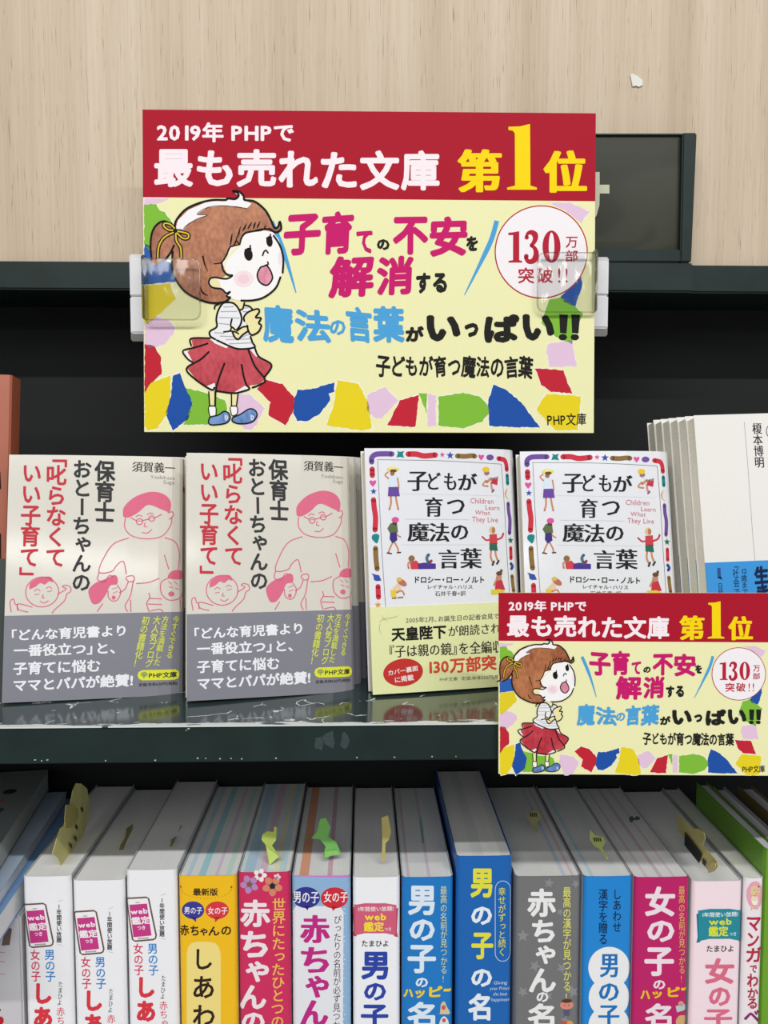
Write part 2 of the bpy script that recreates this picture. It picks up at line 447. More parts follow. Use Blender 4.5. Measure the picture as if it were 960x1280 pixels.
# small torn paper left on the laminate
def flat_px(name, pts, Y, th, m, parent=None):
    P = [onY(x, y, Y) for x, y in pts]; bm = bmesh.new()
    a = [bm.verts.new((p.x, Y, p.z)) for p in P]; b = [bm.verts.new((p.x, Y+th, p.z)) for p in P]
    bm.faces.new(a); bm.faces.new(b[::-1]); n = len(P)
    for i in range(n): bm.faces.new((a[i], b[i], b[(i+1) % n], a[(i+1) % n]))
    return bm_obj(name, bm, m, parent)
tag(flat_px('paper_remnant', [(788, 93.5), (791, 92), (797, 95), (803, 100), (803.5, 106), (799, 108.5), (795, 107), (791, 108), (789.5, 101)], 0.6068, 0.0012, plain('torn_white_paper', 'D9D9D4')),
    'small torn white paper scrap stuck on the pale wood panel, upper right', 'paper scrap')

# ------------------------------------------------------------------ framed section sign behind the big card
fs = thing('framed_sign', 'dark green framed glass sign with a cream letter, half hidden behind the big card', 'sign', Matrix.Translation(onY(560, 329, 0.592)))
def sgn(name, pts, y0, y1, m, bev=0):
    P = [onY(x, y, 0.588)-fs.location for x, y in pts]; bm = bmesh.new(); n = len(P)
    a = [bm.verts.new((p.x, y0, p.z)) for p in P]; b = [bm.verts.new((p.x, y1, p.z)) for p in P]
    bm.faces.new(a); bm.faces.new(b[::-1])
    for i in range(n): bm.faces.new((a[i], b[i], b[(i+1) % n], a[(i+1) % n]))
    if bev: bmesh.ops.bevel(bm, geom=bm.edges[:], offset=bev, segments=2, affect='EDGES')
    return bm_obj(name, bm, m, fs)
olive, nn, ll, bb = newmat('olive_glass_panel')
nz = noise(nn, ll, 9, stretch=(0.6, 1, 1.6), detail=1); nz.inputs['Distortion'].default_value = 1.6
r = ramp(nn, ll, nz.outputs[0], [(0.42, rgb('33352C')), (0.47, rgb('3B3D33')), (0.55, rgb('3D3F35')), (0.58, rgb('35382F'))])  # light and dark bands imitate reflections, painted into the glass colour
ll.new(r.outputs[0], bb.inputs['Base Color']); bb.inputs['Roughness'].default_value = 0.2; bb.inputs['Specular IOR Level'].default_value = 0.25
sgn('glass_panel', [(562, 168), (854, 168), (849, 314), (562, 314)], -0.001, 0.004, olive)
sgn('frame', [(852.5, 167), (870, 167), (863, 328.5), (849, 328.5)], -0.006, 0.011, STEEL, 0.0009)
sgn('frame', [(560, 312.5), (850, 312.5), (849, 328.5), (560, 328.5)], -0.006, 0.011, STEEL, 0.0009)
sgn('frame', [(560, 166.2), (870, 166.2), (870, 168), (560, 168)], -0.003, 0.011, STEEL)
cream = ink('C9CDB4')
sgn('letter', [(735, 213.5), (750.8, 213.5), (750.8, 229.5), (763, 229.5), (763, 240.5), (750.8, 240.5), (750.5, 255), (747, 268), (742, 274), (735, 276)], -0.0016, -0.0011, cream)
p0 = onY(600, 364.5, 0.585); p1 = onY(866, 329.5, 0.585)
box('sign_holder_rail', p0.x-fs.location.x, p1.x-fs.location.x, -0.009, 0.0075, p0.z-fs.location.z, p1.z-fs.location.z, STEEL, fs, 0.0012)

# ================================================================== PRINTED CARDS
HAIR = crayon('8A4526', 'B9764A', 420); SKIRT = crayon('A8182E', 'C63E4E', 420); SHOE = crayon('2E5A9E', '6C93CC', 300)
def card_art(art, dxt, dxs, dxg):
    """the same design on both cards; dxt, dxs, dxg shift headline, slogan and scraps"""
    base = art.tr
    def at(dx): art.tr = lambda x, y: base(x+dx(x), y)
    # ---- torn paper scraps
    at(dxg)
    Wt = 'EDEDE4'
    SC = [('DFC0DA', [(180.4, 247.4), (211.7, 247.8), (208, 251), (192, 254.7), (180.4, 256.7)]),
          ('7DB83A', [(180.4, 256), (195, 254.7), (199, 262.6), (206, 264.6), (216, 279), (220, 292), (200, 300), (190, 318), (180.4, 305)]),
          ('2C5FAE', [(180.4, 305), (190, 308), (190, 322), (219, 330), (219, 352), (180.4, 356)]),
          ('DEC929', [(180.8, 357), (212.5, 354), (219.4, 373.7), (194, 397.5), (184, 405), (180.8, 402.5)]),
          ('DFC0DA', [(180.8, 405), (196, 396), (212, 401), (219, 409), (218, 415), (207, 429), (196, 434), (190, 437), (180.8, 430)]),
          ('BE2436', [(181, 430.5), (193, 432), (201, 446.5), (202, 467.7), (189.6, 478), (181, 491)]),
          ('E3CE22', [(181, 491), (189.6, 478), (212.6, 469.5), (213.7, 489), (209, 517), (196.7, 535), (184, 538), (181, 531)]),
          ('1F4FA3', [(216, 469.5), (225, 466), (230, 482), (241, 501), (235.6, 524), (216, 538), (207, 517), (213.7, 496)]),
          ('7DB83A', [(232, 485), (257, 490.7), (281, 500), (284, 510), (282, 530), (229, 531), (241, 505)]),
          ('DFC0DA', [(296, 492), (313.5, 494), (331, 510), (319, 533), (313.5, 538), (305, 537), (294, 510)]),
          ('BE2436', [(333, 475), (352.5, 480), (368.5, 498), (367, 514), (357, 531.5), (335, 519), (338, 503), (321, 485.5)]),
          ('1F4FA3', [(368, 499.6), (372, 487), (388, 487), (418, 478), (418, 489), (411, 492.5), (413, 499.6), (400, 517), (384, 527), (372, 526), (367, 517)]),
          ('E3CE22', [(421.6, 475), (448, 480), (460.5, 503), (465, 535), (452, 538.5), (408, 531.5), (418, 503)]),
          ('DFC0DA', [(459, 493.3), (480.7, 483.7), (497.5, 500.5), (478, 522), (469, 523), (459, 512.5)]),
          ('BE2436', [(500, 500.5), (524, 493.3), (519, 534), (484, 531.7)]),
          ('7DB83A', [(524, 492), (533.4, 492), (533.4, 517)]),
          ('DFC0DA', [(535, 492), (545, 494.8), (544.5, 532.6), (534.4, 532.6)]),
          ('7DB83A', [(548, 495.7), (579, 491), (600.5, 495.7), (613.5, 512.5), (603, 527), (579, 535.5), (548, 531.7)]),
          ('1F4FA3', [(617, 480.4), (634, 488.5), (651, 503), (675, 534), (646, 534), (611.5, 532.6), (610, 503)]),
          ('E3CE22', [(670, 512), (683, 492), (726.5, 495.5), (722, 537.6), (694, 537.6)]),
          ('BE2436', [(668.7, 460.3), (704, 462.6), (715, 492), (689, 489.6), (677, 481.4)]),
          ('7DB83A', [(679.7, 393.5), (686.7, 374.8), (701, 371), (712.5, 378), (729, 392), (717, 418), (715, 430), (694, 420.5), (677, 404)]),
          ('DFC0DA', [(682.7, 438), (684.4, 430), (715, 425.6), (720.7, 458), (686.7, 458)]),
          ('1F4FA3', [(700.8, 371), (726.5, 345.5), (727.7, 357), (719.5, 383), (705, 378)]),
          ('DFC0DA', [(686.7, 254), (712.5, 253), (737, 264.6), (726.5, 278.7), (705, 262)])]
    for h, P in SC:
        art.part('torn_scrap', new=True)
        cx = sum(p[0] for p in P)/len(P); cy = sum(p[1] for p in P)/len(P)
        art.fill([(cx+(x-cx)*1.045, cy+(y-cy)*1.045) if x > 182 else (x, y) for x, y in P], Wt, torn=0.7, lay=1)
        art.fill(P, h, torn=0.6, lay=2)
    # ---- red band
    art.tr = base
    # ---- headline
    at(dxt)
    PW = 'F3E6EC'; YL = 'F3D30C'
    art.part('headline', 3)
    art.text('2019年 PHPで', (196, 153.2), (368.5, 154), (196, 177.2), PW, bold=0.033)
    art.glyphs([('最', 192.7, 186.5, 241.5, 234), ('も', 246, 188, 291, 233), ('売', 295.5, 186.5, 345.5, 234), ('れ', 348, 188.5, 397.5, 234.5), ('た', 401, 190, 446, 235.5), ('文', 449.5, 188, 499.5, 238), ('庫', 501, 188, 549.5, 238.5)], PW, bold=0.034)
    art.part('rank_lettering', 3)
    art.glyphs([('第', 573, 186.5, 626, 240.5), ('位', 680.5, 188, 732.5, 241)], YL, bold=0.022, serif=0.025)
    art.fill([(635.5, 158.5), (650, 158), (662.5, 155), (663, 232), (671, 234.5), (671, 237.2), (634, 237.2), (634, 234.5), (643.8, 232), (643.5, 167), (641, 163.5), (635.5, 162.5)], YL)
    # ---- slogan
    at(dxs)
    MG = 'C4186A'; BK = '1E1E1C'; BL = '4B9FD6'
    art.part('slogan', 5)
    art.glyphs([('子', 354.6, 267.5, 401, 319), ('育', 402, 264, 442, 317.7), ('て', 445.6, 288, 466, 316.5), ('不', 491, 271, 535.4, 318.5), ('安', 537, 270.4, 584.4, 320.6), ('解', 411.5, 319.4, 467.8, 372), ('消', 470.7, 320, 516.5, 369)], MG, bold=0.042, jit=1)
    art.glyphs([('の', 471, 299, 487, 312.7), ('を', 582.7, 295, 597.5, 314), ('す', 520, 341, 538, 367), ('る', 541, 341, 558.8, 366)], BK, bold=0.055, jit=0.6)
    art.glyphs([('魔', 328, 381, 367, 429), ('法', 368.6, 387, 413, 428), ('の', 412, 400, 432, 419), ('言', 432.7, 383.6, 465.4, 428), ('葉', 466, 382.7, 505.7, 428.5)], BL, bold=0.04, jit=1)
    art.glyphs([('が', 506.8, 407.5, 530, 427.3)], BK, bold=0.06)
    art.glyphs([('い', 533, 394, 575.7, 427), ('っ', 580.6, 403.7, 598, 421.5), ('ぱ', 605, 392.7, 649.4, 428.6), ('い', 653, 392.7, 693, 426)], BK, bold=0.06, lay=6)
    for x in (697, 712):
        art.fill([(x+2, 393), (x+13, 393.5), (x+11, 417), (x+3, 416)], BK, lay=6); art.ell(x+6.5, 421.5, 5.2, 3.9, BK, lay=6)
    art.part('book_title_line', 5)
    art.text('子どもが育つ魔法の言葉', (470, 444), (666, 446), (470, 470.5), BK, bold=0.03, jit=1)
    art.part('publisher_mark', 5)
    art.text('PHP文庫', (683.4, 517), (733, 516), (683.4, 532.5), BK, bold=0.012, jit=0.8)
    art.part('blue_brush_line', 3, new=True)
    art.stroke([(339, 277), (348, 298), (358, 325), (370, 366)], 6.5, BL, taper=(1, 1, 0.2)); art.part('blue_brush_line', 3, new=True); art.stroke([(621, 276), (614, 300), (600, 330), (580.5, 369)], 6, BL, taper=(1, 1, 0.15))
    # ---- badge
    art.part('round_badge', 4)
    art.ell(676.5, 315, 58.3, 58.3, 'B31F38', n=56, lay=4); art.ell(676.5, 315, 56.8, 56.8, 'EFEAEE', n=56, lay=5)
    RD = 'B31F38'
    # slab numerals 1 3 0
    art.fill([(635.3, 291), (641, 290.5), (649, 289), (649, 325.3), (652.5, 326.2), (652.5, 328.4), (635.6, 328.4), (635.6, 326.2), (641.2, 325.3), (641.2, 294), (635.3, 294)], RD, lay=6)
    art.stroke([(657.5, 296), (660, 291.8), (664.5, 290.6), (668.5, 293.5), (669, 299), (665.8, 305), (662.5, 307)], 6.2, RD, taper=(0.45, 1.25, 0.5), lay=6)
    art.stroke([(662.5, 307), (667.5, 309.5), (670, 315), (669.5, 322), (665.5, 326.6), (660, 326.6), (656.5, 321)], 6.2, RD, taper=(0.5, 1.25, 0.7), lay=6)
    art.ell(658.3, 297, 2.7, 2.7, RD, lay=6, n=12); art.ell(657.8, 320.5, 3, 3, RD, lay=6, n=12)
    art.ell(689.3, 308.4, 11.3, 20.2, RD, lay=6); art.ell(689.3, 308.4, 3.5, 17.6, 'EFEAEE', lay=7)
    art.glyphs([('万', 707, 296, 722, 310), ('部', 706.6, 312.7, 722.3, 327)], RD, bold=0.015, lay=6)
    art.glyphs([('突', 647.6, 334.5, 667.6, 354.5), ('破', 670.6, 334.5, 691, 354)], RD, bold=0.02, lay=6)
    art.glyphs([('!', 697.5, 335.3, 700.4, 353.5), ('!', 706.5, 335.3, 709.4, 353.5)], RD, bold=0.0, lay=6)
    # ---- the girl
    at(lambda x: -6 if dxs(400) > 3 else 0)
    H = art.tr; art.part('printed_girl', 8)
    art.tr = lambda x, y: H(180+x/5.053, 230+y/5.053)
    K = '17130F'; SK = 'F2F0F1'; YS = 'EAE0A8'
    art.fill([(200, 300), (195, 285), (205, 230), (260, 170), (340, 125), (430, 105), (520, 100), (575, 90), (600, 75), (640, 100), (700, 115), (760, 160), (800, 225), (825, 280), (845, 270), (858, 240), (866, 290), (830, 308), (800, 300), (720, 310), (600, 420), (540, 560), (450, 620), (540, 700), (525, 715), (545, 718), (510, 745), (440, 750), (360, 730), (280, 700), (220, 640), (180, 560), (175, 460), (190, 380)], HAIR, lay=8)
    art.fill([(190, 270), (130, 235), (80, 258), (50, 310), (40, 400), (48, 495), (20, 512), (80, 510), (150, 478), (188, 400), (198, 300)], HAIR, lay=8)
    art.fill([(200, 285), (215, 230), (280, 165), (400, 112), (520, 103), (575, 93), (605, 78), (560, 50), (600, 48), (628, 80), (640, 105), (680, 125), (650, 155), (590, 142), (500, 138), (400, 150), (335, 192), (400, 196), (280, 250), (250, 290), (235, 285)], 'F0EDEF', lay=9)
    art.fill([(600, 390), (612, 350), (640, 305), (740, 290), (815, 305), (850, 350), (882, 440), (882, 520), (865, 600), (800, 690), (700, 738), (610, 738), (530, 720), (500, 665), (430, 655), (410, 625), (430, 592), (500, 600), (560, 580), (520, 560), (495, 500), (525, 450), (550, 400)], SK, smooth=False, lay=10)
    art.ell(630, 600, 62, 52, 'F0DCE3', lay=11); art.ell(630, 600, 36, 30, 'EDCDD8', lay=12); art.ell(860, 470, 14, 44, 'EFDCE2', lay=11)
    art.stroke([(625, 330), (605, 385), (560, 430), (520, 480), (510, 540)], 20, 'F0E7BE', lay=11, taper=(.3, 1, .3)); art.fill([(425, 600), (455, 598), (480, 620), (485, 655), (440, 650), (420, 630)], YS, lay=11)
    for e in ([(660, 446), 27, 40, -10], [(793, 365), 20, 33, -8]): art.ell(e[0][0], e[0][1], e[1], e[2], K, rot=e[3], lay=13)
    def st(pts, wd=10, c=K, tp=None, lay=14): art.stroke(pts, wd*(1.22 if wd > 4 else 1), c, taper=tp, lay=lay)
    st([(640, 418), (662, 408), (676, 412)], 8); st([(672, 410), (672, 390)], 8); st([(775, 345), (792, 334), (806, 340)], 8); st([(798, 336), (799, 320)], 8)
    st([(750, 452), (757, 432), (770, 420), (784, 436)], 8)
    art.fill([(735, 530), (760, 520), (775, 512), (800, 550), (810, 600), (790, 632), (765, 638), (730, 615), (718, 575)], crayon('C45A7C', 'E7A3B4'), smooth=True, lay=12)
    art.stroke([(735, 530), (760, 520), (775, 515), (800, 550), (812, 595), (790, 632), (765, 640), (730, 618), (716, 575)], 10, K, closed=True, lay=14); st([(772, 516), (784, 508), (782, 494)], 8)
    st([(195, 272), (205, 230), (260, 165), (340, 125), (430, 103), (515, 102), (530, 92), (575, 96), (598, 76), (590, 56), (560, 47), (600, 48), (630, 78), (637, 102), (700, 112), (765, 165), (800, 225), (825, 278), (848, 270), (858, 238), (866, 285), (832, 306), (795, 285)], 11)
    st([(182, 430), (178, 520), (200, 600), (260, 680), (350, 730), (430, 752), (510, 745), (545, 717)], 11)
    st([(820, 328), (860, 392), (880, 470), (876, 560)], 10); st([(862, 590), (830, 660), (760, 715), (690, 735), (615, 737)], 10)
    st([(795, 285), (740, 288), (700, 298)], 9); st([(768, 262), (752, 290), (690, 300), (640, 312), (615, 345), (604, 385), (590, 360)], 10, tp=(.6, 1, .6))
    for a, b, c in (((735, 235), (722, 262), (714, 280)), ((682, 240), (668, 265), (655, 285)), ((648, 250), (636, 278), (622, 300)), ((610, 270), (600, 310), (592, 340)), ((708, 240), (698, 260), (690, 285)), ((558, 310), (552, 350), (545, 395)), ((588, 330), (580, 365), (560, 400))): st([a, b, c], 9, tp=(.2, 1, .3))
    st([(600, 385), (545, 400), (522, 450), (490, 496), (440, 505)], 9, tp=(.6, 1, .5)); st([(492, 498), (500, 545), (530, 575), (560, 578), (520, 600), (450, 590)], 9)
    st([(450, 590), (420, 598), (411, 628), (435, 655), (490, 664), (520, 690), (545, 681), (522, 708), (545, 716)], 9)
    st([(372, 455), (385, 510), (405, 555)], 9, tp=(1, .8, .2)); st([(355, 650), (375, 690), (405, 705)], 9, tp=(.4, 1, .3)); st([(250, 285), (270, 262), (335, 222), (400, 197), (335, 192), (400, 150), (500, 138), (650, 155)], 3)
    st([(190, 268), (130, 236), (80, 260), (50, 315), (42, 400), (48, 490), (15, 512)], 10); st([(80, 508), (130, 480), (165, 440), (190, 390)], 10)
    for P in ([(195, 292), (160, 292), (128, 270), (132, 250), (165, 255), (194, 280)], [(205, 298), (240, 305), (280, 318), (278, 343), (245, 343), (205, 305)], [(192, 305), (130, 338), (95, 395), (88, 468)], [(202, 305), (206, 360), (232, 405), (237, 470)]):
        art.stroke(P, 24, K, lay=14); art.stroke(P, 9, 'D9BE3A', lay=15)
    art.ell(198, 298, 14, 13, K, lay=16)
    # body
    art.tr = lambda x, y: H(210+x/6.857, 370+y/6.857)
    art.fill([(540, 30), (655, 35), (640, 112), (600, 118), (545, 70)], YS, lay=7)
    art.fill([(480, 62), (440, 110), (418, 170), (412, 240), (418, 265), (358, 310), (372, 345), (430, 385), (560, 440), (640, 452), (742, 440), (712, 345), (690, 270), (655, 215), (690, 140), (720, 110), (700, 88), (655, 80), (640, 112), (605, 120), (560, 65), (520, 55)], 'E9E9EC', lay=8)
    for P in ([(480, 95), (560, 92)], [(455, 135), (590, 133)], [(440, 185), (610, 190)], [(440, 235), (520, 245)], [(400, 315), (480, 320)], [(450, 345), (600, 350)], [(500, 375), (700, 368)], [(530, 410), (720, 402)], [(650, 105), (690, 100)], [(645, 135), (680, 135)], [(620, 360), (690, 330)]): art.stroke(P, 9, 'ABADB8', lay=9)
    art.fill([(530, 262), (560, 255), (600, 300), (660, 260), (685, 285), (640, 345), (605, 372), (570, 350), (552, 312)], YS, lay=10)
    art.fill([(655, 215), (650, 180), (690, 140), (770, 112), (782, 140), (755, 182), (797, 190), (780, 232), (800, 255), (770, 310), (720, 335), (685, 295), (685, 250)], YS, lay=10)
    art.fill([(200, 365), (350, 370), (420, 410), (560, 450), (640, 458), (700, 458), (770, 522), (888, 592), (832, 690), (825, 720), (780, 755), (700, 765), (690, 790), (620, 815), (560, 830), (420, 808), (385, 775), (330, 772), (240, 710), (160, 612), (215, 580), (165, 485), (215, 430)], SKIRT, lay=8)
    art.fill([(240, 715), (330, 775), (400, 745), (410, 800), (360, 805), (290, 765)], 'F0E9EC', lay=9); art.fill([(570, 825), (660, 770), (695, 790), (640, 818)], 'F0E9EC', lay=9); art.fill([(360, 365), (420, 380), (520, 435), (500, 448), (400, 405)], 'F0E9EC', lay=9); art.fill([(130, 470), (165, 475), (210, 560), (195, 565)], 'F0E9EC', lay=9); art.fill([(700, 455), (740, 450), (785, 515), (755, 520)], 'F0E9EC', lay=9)
    for P, wd in (([(520, 55), (470, 65), (430, 130), (415, 200), (418, 265), (360, 305), (365, 345), (405, 372)], 13), ([(520, 55), (565, 65), (605, 110), (632, 190), (620, 250), (592, 288)], 13), ([(548, 200), (538, 255), (560, 275), (578, 292)], 12), ([(480, 308), (530, 300), (545, 270)], 11), ([(530, 300), (580, 310), (605, 325)], 11), ([(555, 315), (572, 352), (602, 372), (640, 335), (690, 300)], 13), ([(592, 300), (640, 268), (685, 262)], 12), ([(655, 215), (652, 180), (690, 138), (768, 112), (782, 138), (752, 185), (797, 190), (778, 232), (800, 255), (775, 308), (718, 335), (690, 300), (680, 255)], 13), ([(655, 60), (640, 112), (608, 120)], 12), ([(655, 80), (695, 88), (722, 112)], 12), ([(708, 350), (725, 400), (742, 440), (640, 455), (560, 443), (420, 380)], 13), ([(400, 110), (405, 85), (440, 68)], 12),
                  ([(360, 362), (200, 365), (200, 425)], 12), ([(340, 408), (240, 440), (130, 470), (165, 535), (208, 565)], 12), ([(350, 480), (280, 545), (160, 622), (230, 710), (368, 802), (400, 785)], 13), ([(485, 580), (450, 670), (412, 800), (404, 940)], 13), ([(420, 815), (560, 833), (640, 818), (698, 795), (672, 760), (650, 690), (632, 590)], 13), ([(690, 465), (745, 600), (832, 715), (790, 760), (725, 785)], 13), ([(745, 445), (780, 520), (888, 592), (830, 692)], 13)): st(P, wd, lay=12)
    for P in ([(350, 820), (405, 825), (400, 945), (362, 945)], [(545, 840), (600, 845), (588, 940), (545, 940)]): art.fill(P, YS, lay=7)
    for P in ([(350, 950), (408, 950), (408, 1025), (362, 1030)], [(536, 950), (592, 950), (592, 1010), (550, 1025)]): art.fill(P, 'F2F0F1', lay=8); art.stroke(P, 8, K, closed=True, lay=9)
    for P in ([(350, 822), (358, 945)], [(404, 820), (404, 945)], [(545, 842), (545, 940)], [(600, 845), (588, 940)]): st(P, 10, lay=9)
    for P in ([(360, 1042), (430, 1022), (480, 990), (520, 1005), (532, 1050), (490, 1092), (362, 1102)], [(555, 1045), (620, 1015), (700, 968), (750, 985), (762, 1030), (720, 1080), (630, 1096), (560, 1080)]):
        art.fill(P, SHOE, smooth=True, lay=10); art.stroke(P, 12, K, closed=True, lay=11)
    for x in (490, 712): st([(x, 1020), (x+5, 1062), (x+22, 1040), (x, 1020)], 8, 'D8DCEA', lay=12); 
    art.tr = base

def card(name, label, w, h, ps, px_band, tr, dxt, dxs, dxg):
    t = thing(name, label, 'sign', ps)
    box('card', 0, w, 0, 0.0012, 0, h, ink('E9E7B4'), t, 0.0002, 1)
    pl = Plane(ps); a = Art(pl.uv)
    u0, v0 = pl.uv(*px_band[0]); u1, v1 = pl.uv(*px_band[1])
    bm = bmesh.new(); f = [bm.verts.new(p) for p in ((0, -LAY, v0), (w, -LAY, v1), (w, -LAY, h), (0, -LAY, h))]; bm.faces.new(f)
    bm_obj('red_band', bm, ink('A8142B'), t)
    a.tr = tr; card_art(a, dxt, dxs, dxg); a.build(t)
    return t
zero = lambda x: 0
S1 = pose(-0.1434, 0.5508, 1.4664, 2.6, 0.1, -0.6)
big = card('display_card', 'large yellow and red printed card held by two clear clips above the books', 0.297, 0.210, S1, ((178, 246.5), (745, 251.5)), lambda x, y: (x, y), zero, zero, zero)
S2 = pose(0.0735, 0.4366, 1.2785, 2.6, -0.2, -3.0)
sx = lambda x: 0.568
small = card('display_card', 'small yellow and red printed card hanging over the shelf edge, lower right', 0.1462, 0.0985, S2, ((622, 801), (964, 803)),
             lambda x, y: (622+(x-178)*0.568, 741.5+(y-137.5)*0.568),
             lambda x: 6, lambda x: 25+(x-358)*0.022, lambda x: 2 if x < 330-60 else (20 if x < 318 else 25+(x-178)*0.012))

# ------------------------------------------------------------------ clear clips that hold the big card
CL = clear_plastic(); RIM = clear_plastic(); RIM.name = 'clear_plastic_rim'; RIM.node_tree.nodes['Transparent BSDF'].inputs[0].default_value = (.88, .885, .87, 1); WP = plain('white_plastic', 'D9D9DE', rough=0.4, var=0.015)
def clip(label, side):
    xa, xb = (157.5, 200) if side < 0 else (722, 767.5)
    pt, pb = (312, 424.5) if side < 0 else (315.5, 418)
    a = onY(xa, pb, 0.560); b = onY(xb, pt, 0.560)
    t = thing('sign_clip', label, 'clip', Matrix.Translation((a.x, 0.560, a.z)), 'clips on the big card')
    W, Hh = b.x-a.x, b.z-a.z
    for k, (z0, z1) in enumerate(((0, Hh*0.492), (Hh*0.498, Hh))):
        bm = bmesh.new(); bmesh.ops.create_cube(bm, size=1)
        for v in bm.verts:
            fr = v.co.y < 0
            x = (v.co.x+.5)*W; z = z0+(v.co.z+.5)*(z1-z0)
            if fr:
                x = W*.1 if v.co.x < 0 else W*.9
                if k == 0 and v.co.z < 0: z += 0.005
                if k == 1 and v.co.z > 0: z -= 0.005
            v.co = Vector((x, 0.0035 if fr else 0.012, z))
        bmesh.ops.bevel(bm, geom=bm.edges[:], offset=0.0008, segments=2, affect='EDGES')
        bm_obj('grip_block', bm, WP, t)
    box('magnet_base', W*.15, W*.85, 0.0125, 0.0395, Hh*.58, Hh*.90, WP, t, 0.001)
    # clear front flap and its hinge
    fx0, fx1 = (179.5, 250) if side < 0 else (671, 746); fy0, fy1 = (323, 400) if side < 0 else (315.5, 390.5)
    YF = 0.5475
    p = onY(fx0, fy1, YF); q = onY(fx1, fy0, YF)
    x0, x1, z0, z1 = p.x-a.x, q.x-a.x, p.z-a.z, q.z-a.z
    r = 0.005; pts = []
    for cx, cz, s0 in ((x1-r, z1-r, 0), (x0+r*.2, z1-r*.2, 90), (x0+r*.2, z0+r*.2, 180), (x1-r, z0+r, 270)) if side < 0 else ((x1-r*.2, z1-r*.2, 0), (x0+r, z1-r, 90), (x0+r, z0+r, 180), (x1-r*.2, z0+r*.2, 270)):
        rr = r if ((cx in (x1-r, x0+r))) else r*.2
        for i in range(5): an = R_(s0+i*22.5); pts.append((cx+rr*math.cos(an), cz+rr*math.sin(an)))
    bm = bmesh.new(); f = [bm.verts.new((x, YF-0.560, z)) for x, z in pts]; g = [bm.verts.new((x, YF-0.5588, z)) for x, z in pts]; n = len(pts)
    bm.faces.new(f); bm.faces.new(g[::-1])
    for i in range(n): bm.faces.new((f[i], g[i], g[(i+1) % n], f[(i+1) % n]))
    bm_obj('clear_flap', bm, CL, t)
    bm = bmesh.new(); V = []                       # moulded rim of the flap
    for x, z in pts:
        cx, cz = (x0+x1)/2, (z0+z1)/2; V.append([bm.verts.new((x, YF-0.5606, z)), bm.verts.new((x, YF-0.5586, z)), bm.verts.new((x-.0006*(1 if x > cx else -1), YF-0.5586, z-.0006*(1 if z > cz else -1))), bm.verts.new((x-.0006*(1 if x > cx else -1), YF-0.5606, z-.0006*(1 if z > cz else -1)))])
    for i in range(n):
        for k in range(4): bm.faces.new((V[i][k], V[i][(k+1) % 4], V[(i+1) % n][(k+1) % 4], V[(i+1) % n][k]))
    bm_obj('flap_rim', bm, RIM, t)
    xe = x0-0.001 if side < 0 else x1-0.0015
    box('hinge', xe, xe+0.0025, YF-0.5605, -0.001, z0+.001, z1+0.002, CL, t, 0.0006)
clip('white clip block with clear flap at the left edge of the big card', -1)
clip('white clip block with clear flap at the right edge of the big card', 1)

# ================================================================== BOOKS ON THE UPPER SHELF (front covers showing)
def zoomed(ox, oy, s): return lambda x, y: (ox+x/s, oy+y/s)
def copy_tree(o, name=None):
    c = o.copy(); C.objects.link(c)
    for ch in o.children:
        d = ch.copy(); C.objects.link(d); d.parent = c
        d.matrix_parent_inverse = ch.matrix_parent_inverse.copy()
    return c
def front_table(w, k=1.0, t=0.0115):
    return [(0, 0, .0012*k), (.02, .02, .0004*k), (.045, .045, 0), (.07, .07, .0002*k), (w-.017, w-.017, .001*k), (w-.009, w-.009, .0022*k), (w-.004, w-.0043, .0040*k), (w-.0015, w-.0026, .0055*k), (w+.003, w-.0015, .0095*k), (w+.0045, w-.0018, t)]
def face_book(name, label, ps, w, h, t, cover, band=None, band_h=0, k=1.0, group=None, pagecol='E6DFC4'):
    root = thing(name, label, 'book', ps, group)
    T = front_table(w, k, t); prof = [(x, y) for _, x, y in T]
    full = prof+[(w-.006, t+.0006), (0, t+.0012*k)]
    strip('cover', full, 0.0008, h, 0.00025, cover, root)
    inner = [(x+.0006 if i == 0 else x, y+.0006) for i, (x, y) in enumerate(prof[:7])]+[(w-.006, t-.0004), (.0008, t+.0002)]
    prism('pages', inner, 0.0012, h-.0014, plain('cream_page_edges', pagecol, rough=0.8, var=0.08, scale=900), root)
    if band: strip('paper_band', [(x, y-.00045) if i < 6 else (x+.0004, y) for i, (x, y) in enumerate(full[:-1])], 0.0, band_h, 0.00035, band, root)
    return root, bender(T), [u for u, _, _ in T]

# ---- A: parenting paperback with pink line drawing
PA = pose(-0.2114, 0.4820, 1.3062, 10.6, 1.0, 11.4); PB = pose(-0.1031, 0.4800, 1.3070, 9.9, 1.4, 15.0)
bookA, bendA, brkA = face_book('paperback_book', 'pink line drawing paperback with grey band, front of the second stack from the left', PB, 0.105, 0.148, 0.0115,
                               ink('D8D4CA', rough=0.5, coat=1.0), ink('85858F', rough=0.3, coat=0.2), 0.0507, group='paperbacks with pink line drawing')
a = Art(Plane(PB).uv, zoomed(220, 540, 3.554), bendA, brkA)
DK = '3B3B3D'; RD = 'C23A48'; PK = 'DB6D8B'
a.part('title', 4)
a.text('保育士', (410, 120), (497, 124), (416, 394), DK, bold=0.03, vert=True)
a.text('おとーちゃんの', (316, 116), (400, 118), (328, 700), DK, bold=0.028, vert=True)
a.text('「叱らなくて', (204, 92), (294, 94), (214, 594), RD, bold=0.025, vert=True)
a.text('いい子育て」', (102, 126), (190, 128), (104, 640), RD, bold=0.025, vert=True)
a.part('author_name', 4)
a.text('須賀義一', (567, 126), (748, 132), (567, 172), '3A3836', bold=-0.004, serif=0.014)
a.text('Yoshikazu', (645, 186), (747, 190), (645, 202), '8C8985'); a.text('Suga', (698, 208), (747, 210), (698, 224), '8C8985')
a.part('cover_drawing', 3)
def s_(P, wd=4.5, lay=3): a.stroke(P, wd, PK, lay=lay)
